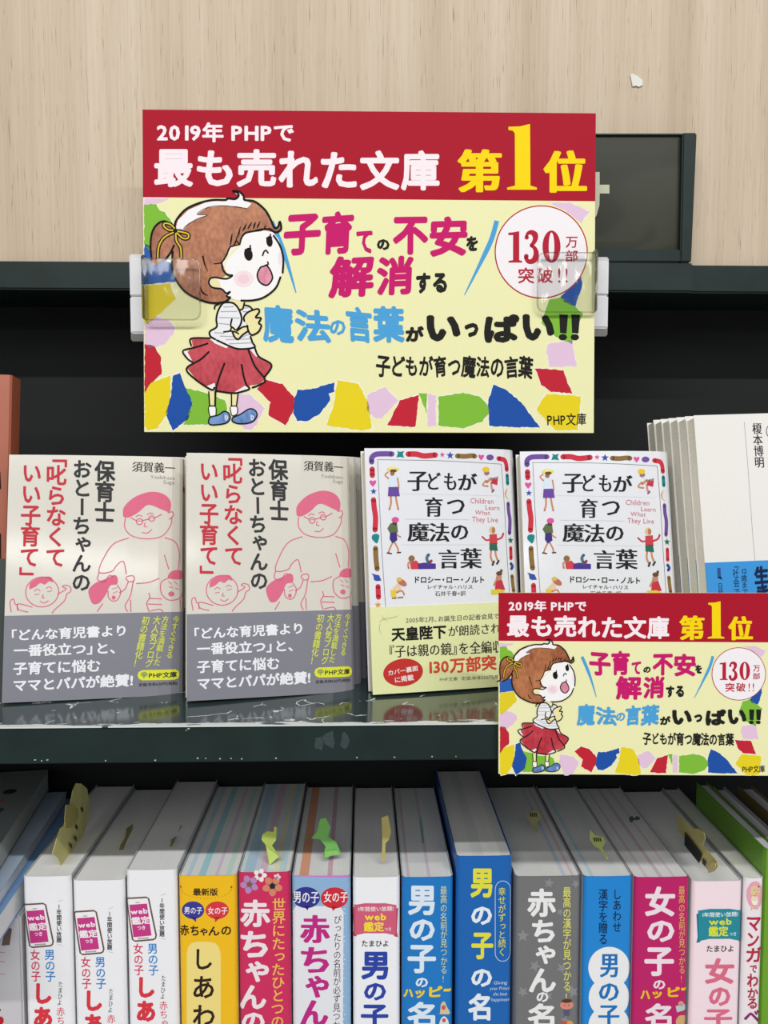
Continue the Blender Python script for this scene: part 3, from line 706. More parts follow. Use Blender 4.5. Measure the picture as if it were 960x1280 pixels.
a.fill([(535, 360), (540, 325), (585, 282), (650, 260), (705, 272), (732, 305), (728, 347), (700, 340), (640, 318), (600, 350), (562, 373), (540, 372)], PK, smooth=True)
s_([(545, 378), (545, 420), (575, 455), (640, 468), (700, 455), (733, 410), (738, 375)]); s_([(722, 352), (740, 348), (744, 365), (728, 380)])
for cx, cy, rr in ((605, 392, 13), (655, 378, 12)):
    a.stroke([(cx+rr*math.cos(t*math.pi/6), cy+rr*math.sin(t*math.pi/6)) for t in range(12)], 4.5, PK, closed=True); s_([(cx-7, cy), (cx, cy-4), (cx+7, cy-1)], 3)
s_([(570, 376), (592, 388)]); s_([(618, 387), (642, 381)]); s_([(667, 376), (695, 360)]); s_([(590, 370), (602, 363), (614, 368)], 4); s_([(636, 360), (650, 354), (660, 358)], 4)
s_([(628, 398), (625, 412), (636, 415)], 4); s_([(618, 440), (638, 442), (656, 428)], 4)
s_([(560, 465), (500, 490), (462, 548), (442, 615), (495, 612), (515, 585), (542, 568), (556, 622)]); s_([(712, 463), (755, 480), (775, 530), (772, 600)]); s_([(712, 540), (731, 600)]); s_([(600, 665), (650, 660), (692, 642)])
s_([(442, 618), (437, 648), (465, 658), (485, 630), (502, 636)])
a.fill([(403, 720), (402, 690), (430, 662), (470, 645), (505, 628), (520, 640), (518, 668), (490, 675), (475, 710), (448, 750), (420, 755)], PK, smooth=True)
s_([(482, 700), (485, 728), (505, 743), (525, 733), (535, 700), (520, 672)]); a.ell(506, 727, 8, 9, PK, lay=4); s_([(500, 690), (520, 682)], 3); s_([(503, 708), (521, 700)], 3)
s_([(530, 705), (552, 690), (566, 655)]); s_([(566, 655), (556, 645), (562, 634), (585, 632), (589, 652), (570, 658)]); s_([(586, 655), (575, 720), (555, 762), (565, 788)]); s_([(577, 738), (579, 788)]); s_([(460, 755), (440, 788)])
a.fill([(730, 640), (738, 615), (768, 604), (798, 612), (800, 638), (770, 646)], PK, smooth=True)
s_([(732, 640), (702, 660), (704, 708), (735, 737), (780, 730), (799, 700)]); a.ell(745, 710, 13, 11, PK, lay=4); s_([(732, 655), (745, 668)], 3.5); s_([(758, 655), (770, 668)], 3.5); s_([(735, 678), (750, 683)], 3.5); s_([(762, 684), (775, 690)], 3.5)
s_([(652, 708), (656, 728), (644, 752), (655, 788)]); s_([(654, 730), (705, 732)]); s_([(650, 755), (705, 757)]); s_([(662, 785), (700, 778), (712, 790)]); s_([(785, 735), (792, 788)])
a.fill([(150, 690), (155, 662), (190, 640), (238, 636), (250, 660), (234, 656), (215, 670), (196, 664), (176, 680), (155, 690)], PK, smooth=True)
a.stroke([(205+70*math.cos(t*math.pi/8), 703+66*math.sin(t*math.pi/8)) for t in range(16)], 4.5, PK, closed=True)
s_([(172, 700), (184, 690), (196, 698)], 3.5); s_([(222, 688), (234, 680), (246, 688)], 3.5); s_([(175, 715), (192, 712)], 3.5); s_([(228, 702), (246, 698)], 3.5); s_([(210, 715), (206, 728), (215, 728)], 4); s_([(198, 744), (215, 752), (232, 742)], 4)
s_([(272, 712), (306, 690), (290, 680), (302, 673), (322, 680), (326, 700), (310, 712), (300, 742), (262, 780), (250, 796)]); s_([(76, 792), (70, 748), (84, 735), (92, 758), (100, 760), (103, 785)]); s_([(164, 770), (106, 756), (108, 782), (146, 792)])
a.part('band_lettering', 18)
BW = 'EEEEF4'
a.text('「どんな育児書より', (72, 872), (570, 846), (74, 922), BW, bold=0.03)
a.text('一番役立つ」と、', (92, 938), (530, 922), (92, 990), BW, bold=0.03)
a.text('子育てに悩む', (92, 1016), (462, 998), (92, 1072), BW, bold=0.03)
a.text('ママとパパが絶賛!', (92, 1092), (600, 1062), (92, 1146), BW, bold=0.035)
YG = 'D9E05A'
a.text('今すぐできる', (754, 806), (784, 808), (728, 994), YG, bold=0.012, vert=True)
a.text('方法を満載した', (710, 806), (740, 808), (677, 1026), YG, bold=0.012, vert=True)
a.text('大人気ブログ、', (675, 806), (707, 808), (640, 1050), YG, bold=0.012, vert=True)
a.text('初の書籍化！', (628, 808), (662, 810), (592, 1034), YG, bold=0.012, vert=True)
a.part('price_label', 16)
a.fill([(635, 1046), (770, 1042), (784, 1050), (789, 1064), (784, 1082), (770, 1088), (635, 1091), (620, 1084), (614, 1068), (620, 1053)], 'E3E63E', smooth=False)
a.ell(642, 1064, 15, 11, '9FAE62', lay=17); a.stroke([(642, 1064), (641, 1082)], 4, '9FAE62', smooth=False, lay=17)
a.text('PHP文庫', (660, 1056), (777, 1052), (660, 1081), '2E3040', bold=0.025, lay=18)
a.text('定価:本体630円(税別)', (620, 1103), (781, 1095), (620, 1118), '26262C', bold=0.01, lay=17)
a.build(bookA)
m_red = Art(lambda x, y: (x, y), bend=bendA, breaks=brkA); m_red.part('spine_mark', 3); m_red.fill([(.1045, .130), (.1085, .130), (.1085, .1265), (.1045, .1265)], 'C23A48'); m_red.build(bookA)
bookA2 = copy_tree(bookA); bookA2.matrix_world = PA
bookA2['label'] = 'pink line drawing paperback with grey band at the far left, beside the orange-brown book'
def behind(src, n, base, dx, dy, labels, skip=('title', 'author_name', 'cover_drawing', 'band_lettering', 'price_label', 'letter', 'figure')):
    for i in range(n):
        c = src.copy(); C.objects.link(c)
        for ch in src.children:
            if ch.name.split('.')[0] in skip: continue
            d = ch.copy(); C.objects.link(d); d.parent = c
        c.matrix_world = Matrix.Translation((dx*(i+1), dy*(i+1), 0)) @ base
        c['label'] = labels[i]
behind(bookA2, 2, PA, 0.0024, 0.0135, ['paperback standing directly behind the far left pink-drawing paperback', 'rearmost paperback of the far left stack'])
behind(bookA, 2, PB, 0.0042, 0.0136, ['paperback with cream edge directly behind the second pink-drawing paperback', 'rearmost paperback of the second stack from the left'])

# ---- B: white paperback with colourful border of squiggles
PC = pose(0.0063, 0.4915, 1.3066, 9.3, 0.2, 12.4); PD = pose(0.1033, 0.5033, 1.3052, 10.4, -0.2, 2.9)
bookB, bendB, brkB = face_book('paperback_book', 'white paperback with colourful squiggle border and pale yellow band, fully in view at centre', PC, 0.102, 0.151, 0.0115,
                               ink('E4E5EC', rough=0.5, coat=1.0), ink('E2E6AE', rough=0.3, coat=0.15), 0.0525, group='white paperbacks with squiggle border')
a = Art(Plane(PC).uv, zoomed(440, 540, 3.554), bendB, brkB)
a.part('border_print', 3)
PU = '70509C'; RR = 'CC3648'; TE = '1F8488'; BR = '8A6C3E'; BB = '3A52A4'; PP = 'D8569E'
a.stroke([(118, 780), (147, 782)], 0.01, 'EEEEEE')
for P in ([(151, 782), (136, 560), (124, 330), (115, 122)], [(115, 122), (400, 128), (668, 141)], [(668, 141), (682, 330), (692, 520), (705, 722)]): a.stroke(P, 2.2, '6A6C70')
def sq(P, wd, c): a.stroke(P, wd, c, lay=4)
sq([(89, 132), (90, 112), (108, 98), (150, 96), (178, 97)], 23, PU); sq([(250, 98), (285, 98), (320, 106), (370, 102)], 24, RR); sq([(468, 106), (500, 108), (530, 105), (546, 107)], 21, BR)
sq([(655, 116), (682, 122), (692, 140), (695, 164)], 21, RR); sq([(91, 164), (92, 192)], 23, RR); sq([(97, 300), (100, 335), (106, 380), (104, 434)], 23, RR); sq([(106, 516), (108, 560), (113, 608)], 22, BR)
sq([(117, 686), (119, 734)], 22, RR); sq([(697, 190), (699, 226)], 17, TE); sq([(701, 316), (703, 350), (710, 390), (707, 448)], 18, PU); sq([(713, 514), (714, 560)], 17, RR); sq([(719, 640), (722, 670), (727, 705)], 18, BR); sq([(713, 584), (722, 596), (716, 606)], 14, BB)
a.lay = 4
a.ell(615, 112, 17, 13, PU); a.fill([(198, 112), (205, 92), (200, 84), (214, 88), (232, 84), (226, 98), (232, 114), (215, 110)], TE); a.fill([(92, 458), (108, 452), (122, 458), (120, 478), (112, 494), (102, 488), (90, 474)], TE, smooth=True); a.fill([(96, 638), (88, 628), (110, 634), (122, 636), (132, 660), (112, 662), (100, 658)], BB)
a.star(401, 101, 13, PP); a.star(436, 104, 18, BB); a.star(97, 263, 15, BB); a.star(117, 768, 16, 'D89A3C'); a.star(712, 480, 17, '14715C'); a.heart(575, 111, 15, PP); a.heart(94, 226, 17, PP)
a.fill([(702, 248), (688, 256), (682, 272), (688, 288), (706, 299), (692, 285), (690, 270), (694, 258)], 'D8A45C')
a.part('title', 5)
TK = '252427'
sf = dict(bold=0.004, serif=0.026)
a.glyphs([('子', 250, 176, 336, 262), ('ど', 338, 180, 392, 256), ('も', 410, 182, 462, 258), ('が', 474, 184, 554, 258), ('育', 326, 290, 400, 376), ('つ', 424, 300, 498, 364), ('魔', 250, 402, 340, 486), ('法', 344, 404, 430, 488), ('の', 442, 414, 514, 478), ('言', 388, 522, 474, 606), ('葉', 484, 516, 574, 606)], TK, **{'bold': 0.006, 'serif': 0.036})
a.part('subtitle', 4)
for t, x0, x1, y0, y1 in (('Children', 525, 632, 292, 317), ('Learn', 592, 660, 323, 345), ('What', 547, 616, 346, 367), ('They Live', 533, 652, 374, 399)): a.text(t, (x0, y0), (x1, y0+2), (x0, y1), 'C4606E', bold=-0.004)
for P in ([(220, 275), (660, 283)], [(235, 387), (522, 390)], [(222, 501), (595, 501)]):
    n = 60
    for i in range(n):
        x = P[0][0]+(P[1][0]-P[0][0])*i/n; y = P[0][1]+(P[1][1]-P[0][1])*i/n; a.stroke([(x, y), (x+3, y)], 1.6, 'A0A2A6', smooth=False, cap=False)
a.part('author_name', 4)
a.text('ドロシー・ロー・ノルト', (272, 640), (592, 640), (272, 672), TK, bold=0.03); a.text('レイチャル・ハリス', (332, 678), (538, 678), (332, 698), TK, bold=0.012); a.text('石井千春=訳', (368, 707), (506, 705), (368, 730), '3A3A3C', bold=-0.003, serif=0.012)
FL = 'C98B66'; FD = 'A86B4A'; HB = '6B4A32'
def f_(P, c, lay=5): a.fill(P, c, lay=lay)
def k_(P, wd, c, lay=5): a.stroke(P, wd, c, lay=lay)
# girl in sun hat
a.part('child_drawing', 5, new=True)
k_([(162, 205), (148, 190), (160, 178)], 6, FL); k_([(203, 205), (208, 240), (206, 262)], 6, FL); k_([(173, 285), (174, 315), (167, 343)], 8, FL); k_([(195, 285), (200, 315), (206, 343)], 8, FL)
f_([(165, 195), (198, 193), (204, 245), (164, 245)], 'D6E2F0', 6); f_([(163, 244), (206, 243), (213, 285), (160, 285)], '6A4A9E', 6); a.ell(180, 182, 10, 12, FD, lay=6); a.ell(182, 166, 27, 10, 'E2DA62', lay=6); a.ell(184, 172, 15, 7, HB, lay=7); a.ell(180, 158, 14, 8, 'E8E29A', lay=7)
# boy crouching, yellow cap
a.part('child_drawing', 5, new=True)
k_([(596, 215), (582, 235), (605, 240)], 7, FL); k_([(620, 225), (622, 245), (628, 262)], 9, 'D08C86'); k_([(625, 265), (632, 256)], 8, '8C8C94'); f_([(600, 190), (635, 180), (650, 205), (620, 215)], 'DDE2EA', 6); f_([(620, 205), (652, 196), (648, 235), (622, 228)], 'C03848', 6); k_([(600, 222), (620, 205)], 10, FL, 7); a.ell(600, 182, 12, 10, 'A0707A', lay=6); a.ell(596, 166, 16, 12, 'E8C22E', lay=7)
# walking girl, pink cap
a.part('child_drawing', 5, new=True)
k_([(182, 490), (170, 515), (163, 535)], 7, FL); k_([(190, 490), (203, 515), (207, 535)], 7, FL); k_([(158, 537), (176, 540)], 6, '3A3A38'); k_([(202, 536), (216, 535)], 6, '3A3A38'); k_([(195, 445), (205, 460), (216, 466)], 6, FL); f_([(172, 405), (200, 402), (205, 445), (170, 450), (158, 428)], '5F6E4A', 6); f_([(170, 448), (198, 444), (202, 480), (180, 494), (168, 475)], '3E3480', 6); a.ell(190, 404, 10, 9, HB, lay=6); a.ell(193, 390, 16, 13, 'D8569E', lay=7)
# jumping girl
a.part('child_drawing', 5, new=True)
k_([(580, 465), (598, 480), (620, 476)], 7, 'BE3E48'); k_([(645, 478), (668, 468), (676, 450)], 8, 'BE3E48'); f_([(612, 455), (645, 452), (648, 498), (612, 498)], 'C8444C', 6); f_([(612, 496), (645, 494), (650, 528), (612, 524)], '2C6A5C', 6); k_([(620, 525), (618, 555), (628, 580)], 8, FL); k_([(638, 525), (642, 550), (648, 566)], 8, FL); k_([(626, 590), (632, 575)], 9, '3C4640'); k_([(646, 585), (654, 572)], 9, '3C4640'); a.ell(624, 434, 13, 16, 'E0BC8E', lay=7); a.ell(630, 436, 8, 14, 'B08050', lay=8)
# lying reader
a.part('child_drawing', 5, new=True)
a.ell(265, 562, 14, 14, '8C6C44', lay=6); k_([(252, 605), (250, 585), (262, 572)], 8, FL); f_([(258, 580), (285, 570), (300, 585), (296, 609), (262, 609)], 'CC4452', 6); f_([(294, 585), (320, 580), (372, 585), (372, 608), (294, 609)], '4A3A94', 6); k_([(340, 582), (332, 560), (340, 545)], 13, '4E7484', 7); k_([(344, 582), (352, 572)], 12, 'B04A5C', 7)
# crouching child, straw hat
a.part('child_drawing', 5, new=True)
a.ell(222, 668, 24, 13, 'B8705A', rot=35, lay=7); a.ell(210, 655, 12, 10, 'D8B85A', lay=8); f_([(180, 695), (205, 670), (220, 690), (205, 715)], 'E2C8A4', 6); f_([(172, 700), (196, 705), (198, 735), (174, 730)], 'E0C83C', 6); k_([(200, 712), (222, 705), (232, 722)], 7, FL, 7); k_([(180, 738), (196, 738)], 6, FD, 7); k_([(205, 736), (226, 734)], 6, FD, 7)
# seated girl, ponytail
a.part('child_drawing', 5, new=True)
f_([(640, 660), (668, 655), (684, 700), (636, 704)], 'C4384C', 6); a.ell(655, 645, 13, 15, 'C08A70', lay=7); a.ell(656, 628, 14, 10, HB, lay=8); a.ell(666, 616, 6, 7, HB, lay=8); k_([(632, 680), (640, 662), (646, 650)], 7, FL, 8); f_([(618, 700), (660, 698), (684, 706), (660, 722), (620, 722)], 'DCC638', 7)
a.part('band_lettering', 18)
a.text('2005年2月、お誕生日の記者会見で', (238, 824), (655, 804), (238, 850), '4A4A48', bold=-0.002, serif=0.01)
a.text('天皇陛下', (174, 870), (418, 856), (176, 930), '1E1E20', bold=0.035); a.text('が朗読され', (424, 862), (662, 846), (425, 910), '2E2E30', bold=0.0, serif=0.012)
a.text('『子は親の鏡』を全編収', (160, 948), (672, 924), (162, 1004), '2A2A2C', bold=0.0, serif=0.014)
a.text('130万部突', (330, 1012), (642, 990), (332, 1078), 'D04A36', bold=0.03)
a.text('PHP文庫　定価:本体552円(税', (387, 1090), (655, 1078), (388, 1108), '6A6A5E', bold=0)
for P in ([(120, 845), (150, 828), (175, 830)], [(165, 825), (190, 822), (205, 815)], [(128, 850), (122, 870), (130, 900)], [(135, 812), (140, 830), (160, 838)]): a.stroke(P, 3.5, 'B4BA90', taper=(.4, 1, .3))
a.part('round_badge', 16)
a.ell(227, 1068, 88, 61, 'C23430', rot=-8, n=40); a.text('カバー裏面', (158, 1060), (292, 1036), (160, 1084), 'F0E4E0', bold=0.02, lay=17); a.text('に掲載', (186, 1090), (272, 1076), (190, 1116), 'F0E4E0', bold=0.02, lay=17)
a.build(bookB)
bookD = copy_tree(bookB); bookD.matrix_world = PD
bookD['label'] = 'white paperback with colourful squiggle border, its lower half covered by the small yellow card'
behind(bookB, 2, PC, 0.003, 0.0136, ['paperback standing directly behind the squiggle-border book at centre', 'rearmost paperback of the central stack'], ('title', 'author_name', 'band_lettering', 'subtitle', 'child_drawing', 'round_badge', 'border_print'))
behind(bookD, 2, PD, 0.0035, 0.0136, ['paperback behind the squiggle-border book that the small card overlaps', 'rearmost paperback of the stack left of the tall white books'], ('title', 'author_name', 'band_lettering', 'subtitle', 'child_drawing', 'round_badge', 'border_print'))

# ---- W: tall white pocket books at the right
PW_ = pose(0.2146, 0.4905, 1.3053, 8.9, -1.7, 3.1)
bookW, bendW, brkW = face_book('white_book', 'tall white book with bright blue band at the right edge, frontmost of its stack', PW_, 0.108, 0.173, 0.0115, ink('E7E5E1', rough=0.4), ink('3F94DA', rough=0.35), 0.0805, k=.4, group='tall white books at the right', pagecol='F6F2E2')
a = Art(Plane(PW_).uv, zoomed(820, 500, 5.12), bendW, brkW)
a.part('author_name', 3)
a.text('榎本博明', (612, 146), (676, 146), (632, 434), '2A2A2E', bold=-0.002, serif=0.016, vert=True); a.stroke([(722, 160), (708, 185), (708, 215), (724, 240)], 5, '55555A')
a.stroke([(565, 140), (590, 450), (618, 850), (642, 1110)], 2.2, '8A8A90')
a.part('band_lettering', 18)
NV = '16264E'
a.text('生き', (622, 1070), (716, 1062), (636, 1290), NV, bold=0.05, vert=True)
a.text('12歳まで', (538, 1078), (580, 1076), (552, 1270), NV, bold=0.0, vert=False) if False else None
a.text('12', (540, 1080), (580, 1078), (541, 1112), NV, bold=0.0); a.text('歳までに', (540, 1118), (580, 1118), (552, 1290), NV, vert=True)
a.text('「社会で', (484, 1050), (524, 1050), (498, 1260), NV, vert=True); a.text('日経', (394, 1168), (426, 1168), (398, 1250), NV, vert=True)
a.fill([(391, 1076), (411, 1074), (414, 1125), (393, 1125)], '2A558F'); a.fill([(393, 1128), (414, 1128), (424, 1150), (396, 1140)], NV)
a.build(bookW)
behind(bookW, 5, PW_, -0.0006, 0.0128, ['tall white book with cream page edges directly behind the blue-banded one', 'third tall white book of the right stack', 'fourth tall white book of the right stack', 'fifth tall white book of the right stack', 'rearmost tall white book of the right stack'])

# ---- orange-brown book at the far left
r0 = onY(14.3, 466, 0.527); PO = pose(r0.x-0.128+.0006, 0.5035, SH_Z+.0002, 7.0, 0, 0)
ob, nb, lb, sb = newmat('orange_brown_cover'); nzz = noise(nb, lb, 6, detail=2); rr_ = ramp(nb, lb, nzz.outputs[0], [(0.35, rgb('8E4A36')), (0.65, rgb('B5654A'))]); lb.new(rr_.outputs[0], sb.inputs['Base Color']); sb.inputs['Roughness'].default_value = 0.4
bookO, bendO, brkO = face_book('orange_book', 'orange-brown book with dark band, only a sliver in view at the left edge', PO, 0.128, 0.198, 0.016, ob, plain('dark_band_paper', '39423F', rough=0.4), 0.083, k=.3)
a = Art(Plane(PO).uv, None, bendO, brkO); a.part('letter', 3); a.fill([(-9, 655), (1, 668), (1, 698), (-9, 705)], '2A1A18'); a.fill([(-9, 585), (0, 590), (1, 610), (-9, 625)], '2A1A18'); a.build(bookO)
# more orange volumes behind it are hidden

# ================================================================== BOOKS ON THE LOWER SHELF (spines showing)
YS_ = 0.515
def spine_table(w, bow=.0009):
    n = 8; T = [(-.0004, -.0002, .0045)]
    r = .0034
    for i in range(4): an = math.pi+(i+1)*math.pi/2/5; T.append((r+r*math.cos(an), r+r*math.cos(an), r+r*math.sin(an)+bow*0.2))
    for i in range(n+1):
        x = r+(w-2*r)*i/n; T.append((x, x, bow*(1-math.sin(math.pi*i/n))*0.35))
    for i in range(4): an = 1.5*math.pi+(i+1)*math.pi/2/5; T.append((w-r+r*math.cos(an), w-r+r*math.cos(an), r+r*math.sin(an)+bow*0.2))
    T.append((w+.0004, w+.0002, .0045)); return T
BD = 0.148
def spine_book(label, xl, xr, yt, col, stripes, name='name_dictionary', group=None, zo=0.0, side=None, depth=BD, dy=0.0, coat=.3):
    Y = YS_+dy
    p = onY(xl+.4, yt, Y); q = onY(xr-.4, yt, Y); W = q.x-p.x; h = p.z-LZ-.0002
    base = Matrix.Translation((p.x, Y, LZ+.0002))
    t = thing(name, label, 'book', base, group)
    T = spine_table(W); prof = [(x, y) for _, x, y in T]
    full = [(0.0001, depth)]+[(0.0001, depth*.6), (0.0001, depth*.2)]+prof[1:-1]+[(W-.0001, depth*.2), (W-.0001, depth*.6), (W-.0001, depth)]
    cm = col if not isinstance(col, str) else ink(col, rough=0.3, coat=coat)
    o = strip('cover', full, 0, h, 0.00045, cm, t)
    side = side or 'CBCCD0'
    if side:                                          # folded jacket sides look pale
        me = o.data; me.materials.append(ink(side, rough=.35, coat=.2))
        for f in me.polygons:
            if f.center.y > 0.004: f.material_index = 1
    poly = [(.0008, depth-.002), (.0008, .0035), (.0026, .0016)]+[(W*i/6, .0011) for i in range(1, 6)]+[(W-.0026, .0016), (W-.0008, .0035), (W-.0008, depth-.002)]
    prism('page_block', poly, 0.001, h-.0009, pages(stripes, W), t)
    a = Art(Plane(base).uv, None, bender(T), [u for u, _, _ in T])
    a.root = t; a.W = W; a.h = h
    return a
WH = [(0, 'E8EBEE'), (.3, 'DCE0E4'), (.36, 'ECEFF2'), (.7, 'E2E5E9'), (.76, 'EEF0F2')]
def sub(col): return [(0, 'D3D6D8')]+col
def V(a, t, x0, x1, y0, y1, c, dx=0, **k): a.text(t, (x0+dx*0, y0), (x1, y0), (x0+dx, y1), c, vert=True, **k)

# -- three white name books, same edition
def white_edition(xl, xr, yt, ox, oy, label):
    a = spine_book(label, xl, xr, yt, 'F1F1F6', WH, group='white name books with a phone picture')
    a.tr = lambda x, y: (0+(x+ox)/4, 960+(y+oy)/4)
    a.part('phone_picture', 3)
    P = [(118, 692), (126, 684), (216, 677), (228, 684), (266, 868), (262, 882), (252, 888), (160, 897), (148, 890), (118, 705)]
    a.fill(P, 'F2F1F4', smooth=False); a.stroke(P, 8, '6C5650', closed=True, smooth=False, lay=4)
    a.fill([(131, 716), (220, 708), (243, 868), (152, 878)], 'C83C88', lay=4); a.stroke([(164, 705), (182, 703)], 4, '8A8A90', lay=4); a.stroke([(176, 884), (226, 880)], 7, 'A8A8AE', lay=4)
    a.text('web', (137, 738), (223, 730), (141, 764), 'F2F0F4', bold=0.03, lay=5); a.text('鑑定', (140, 778), (232, 770), (146, 816), 'F2F0F4', bold=0.03, lay=5); a.text('つき', (170, 820), (213, 817), (172, 842), 'F2F0F4', bold=0.02, lay=5)
    a.part('spine_title', 4)
    V(a, '1年間使い放題', 282, 308, 678, 874, '2C2A2E', bold=.018); V(a, '女の子', 149, 200, 908, 1068, 'D23C5C', dx=6, bold=.012); V(a, '男の子', 221, 274, 906, 1068, '2E86CE', dx=6, bold=.012)
    V(a, 'たまひよ', 291, 316, 1066, 1188, '3A3A3E', dx=-6); V(a, '赤ちゃんの', 280, 324, 1196, 1420, 'D64050', dx=6)
    a.glyphs([('し', 180, 1076, 258, 1180), ('あ', 168, 1194, 262, 1300), ('わ', 170, 1315, 266, 1420)], 'DB3A46', bold=.05)
    a.stroke([(290, 668), (314, 660)], 1.5, '9A9AA0', smooth=False); a.stroke([(290, 882), (312, 888)], 1.5, '9A9AA0', smooth=False)
    a.build(a.root); return a
W1 = white_edition(27, 88.6, 1096, 0, 0, 'white name book with phone picture, leftmost of three, large yellow slip on top')
W2 = white_edition(89.4, 155.6, 1101, 253, 36, 'white name book with phone picture, middle one of three and lowest')
W3 = white_edition(156.4, 221.2, 1088, 515, -31, 'white name book with phone picture, beside the yellow spine')

Z2 = zoomed(200, 960, 4); Z3 = zoomed(400, 960, 4); Z4 = zoomed(560, 960, 4); Z5 = zoomed(720, 960, 4)
def bubble(a, cx, cy, rx, ry, c, tip, txt, x0, x1, y0, y1, tc='F2F0F4', **k):
    a.ell(cx, cy, rx, ry, c, lay=3); a.fill([(cx-14, cy+ry*.8), (cx+16, cy+ry*.8), tip], c, lay=3)
    a.text(txt, (x0, y0), (x1, y0), (x0, y1), tc, lay=5, **k)
# -- yellow
a = spine_book('thick yellow spine with cream panel and two speech bubbles', 222, 296.2, 1095.5, 'F3BE1A', [(0, 'D2D6D8'), (.12, 'B4C8D4'), (.2, 'D4D7DA'), (.33, '9CC4CE'), (.45, 'D3D7DA'), (.62, 'CDB9D2'), (.67, 'D5D8DA'), (.8, 'B8D4C8'), (.88, 'D8DADB')])
a.tr = Z2; a.part('speech_bubbles', 3); bubble(a, 165, 711, 56, 44, '3B3C96', (180, 770), '男の子', 120, 212, 694, 730, bold=.012); bubble(a, 286, 711, 58, 44, 'D93A42', (276, 772), '女の子', 238, 338, 694, 732, bold=.012)
a.part('cream_panel', 2); a.fill([(133, 1700), (133, 930), (140, 895), (160, 874), (190, 868), (245, 868), (278, 876), (296, 898), (304, 932), (304, 1700)], 'F1DC86')
a.part('spine_title', 4); BN = '33241E'
a.text('最新版', (164, 601), (290, 601), (164, 638), BN, bold=.02); a.glyphs([('赤', 100, 784, 145, 838), ('ち', 152, 788, 194, 838), ('ゃ', 200, 800, 238, 838), ('ん', 242, 792, 298, 838), ('の', 306, 792, 356, 836)], BN, bold=.025)
a.glyphs([('し', 182, 905, 260, 1008), ('あ', 166, 1040, 270, 1152), ('わ', 164, 1184, 274, 1292), ('せ', 164, 1320, 274, 1420)], BN, bold=.02)
for i in range(22): t = math.pi*i/21; a.ell(230+128*math.cos(t), 600+52*math.sin(t), 2.2, 2, '8A6018', n=6)
a.ell(103, 596, 5, 5, 'B0392C', n=8); a.ell(357, 596, 5, 5, 'B0392C', n=8)
a.build(a.root)
# -- magenta with flowers
a = spine_book('crimson spine with small flowers at its top, left of the pale blue one', 297, 363.2, 1091, 'CE2C5E', [(0, 'C6D4DE'), (.1, 'A9C2DA'), (.3, 'C4CBDA'), (.4, 'D2B6C8'), (.55, 'C9D2DC'), (.64, 'D8D2BE'), (.78, 'B6CEDA'), (.9, 'D4D4D2')])
a.tr = Z2; a.part('flower_print', 3)
def flower(cx, cy, r, c, cc, rot=0):
    for i in range(5): t = i*2*math.pi/5+rot; a.ell(cx+r*.55*math.cos(t), cy+r*.55*math.sin(t), r*.48, r*.36, c, rot=math.degrees(t), n=14)
    a.ell(cx, cy, r*.3, r*.3, cc, lay=4, n=12)
flower(447, 582, 46, 'B58AC0', '8A5A44', .5); flower(500, 536, 34, 'F0EAEC', 'B03A5A'); flower(562, 590, 50, 'D8876C', '222A38', .3); flower(586, 546, 18, 'EBDDE2', 'D06A86')
a.part('spine_title', 4)
a.glyphs([('赤', 400, 658, 552, 795), ('ち', 402, 815, 540, 948), ('ゃ', 428, 965, 546, 1070), ('ん', 396, 1085, 532, 1206), ('の', 408, 1222, 524, 1320)], 'F0E4EA', bold=.036)
a.part('spine_subtitle', 4); V(a, '世界にたったひとつの', 560, 630, 650, 1300, 'F0BE62', dx=-8, bold=.012)
a.build(a.root)
# -- pale blue with white panel
a = spine_book('pale blue spine with white panel, navy and red heart bubbles', 364.2, 438.8, 1096, '8FB4DA', [(0, 'D2D5D8'), (.12, 'D49A7C'), (.28, 'D6D6D6'), (.42, 'D8DADC'), (.6, 'C7A2B6'), (.68, 'D9DADB'), (.9, 'CFD2D4')])
a.tr = Z2; a.part('white_panel', 2); a.fill([(664, 1700), (664, 720), (680, 690), (900, 690), (918, 720), (912, 1700)], 'E6E7EE')
for i in range(26):
    for sd, xb in ((-1, 668), (1, 914)): a.ell(xb+sd*random.uniform(-2, 10), 705+i*23, 3.6, 3.6, 'DCE4F0', n=6, lay=3)
a.part('speech_bubbles', 3)
bubble(a, 731, 648, 69, 53, '35388E', (738, 712), '男の子', 664, 796, 615, 676, bold=.008, serif=.012); bubble(a, 872, 650, 68, 53, 'CF2F3C', (864, 716), '女の子', 818, 940, 618, 672, bold=.008, serif=.012)
a.fill([(664, 538), (948, 538), (948, 548), (664, 542)], 'D07ACC', lay=2)
a.part('spine_title', 4); a.glyphs([('赤', 704, 735, 846, 875), ('ち', 708, 895, 842, 1024), ('ゃ', 730, 1038, 842, 1148), ('ん', 704, 1160, 838, 1290)], 'C02C86', bold=.02, serif=.03)
a.part('spine_subtitle', 4); V(a, 'ぴったりの名前が必ず見つかる', 868, 908, 736, 1352, '3A3638', dx=-6, bold=.006)
a.build(a.root)
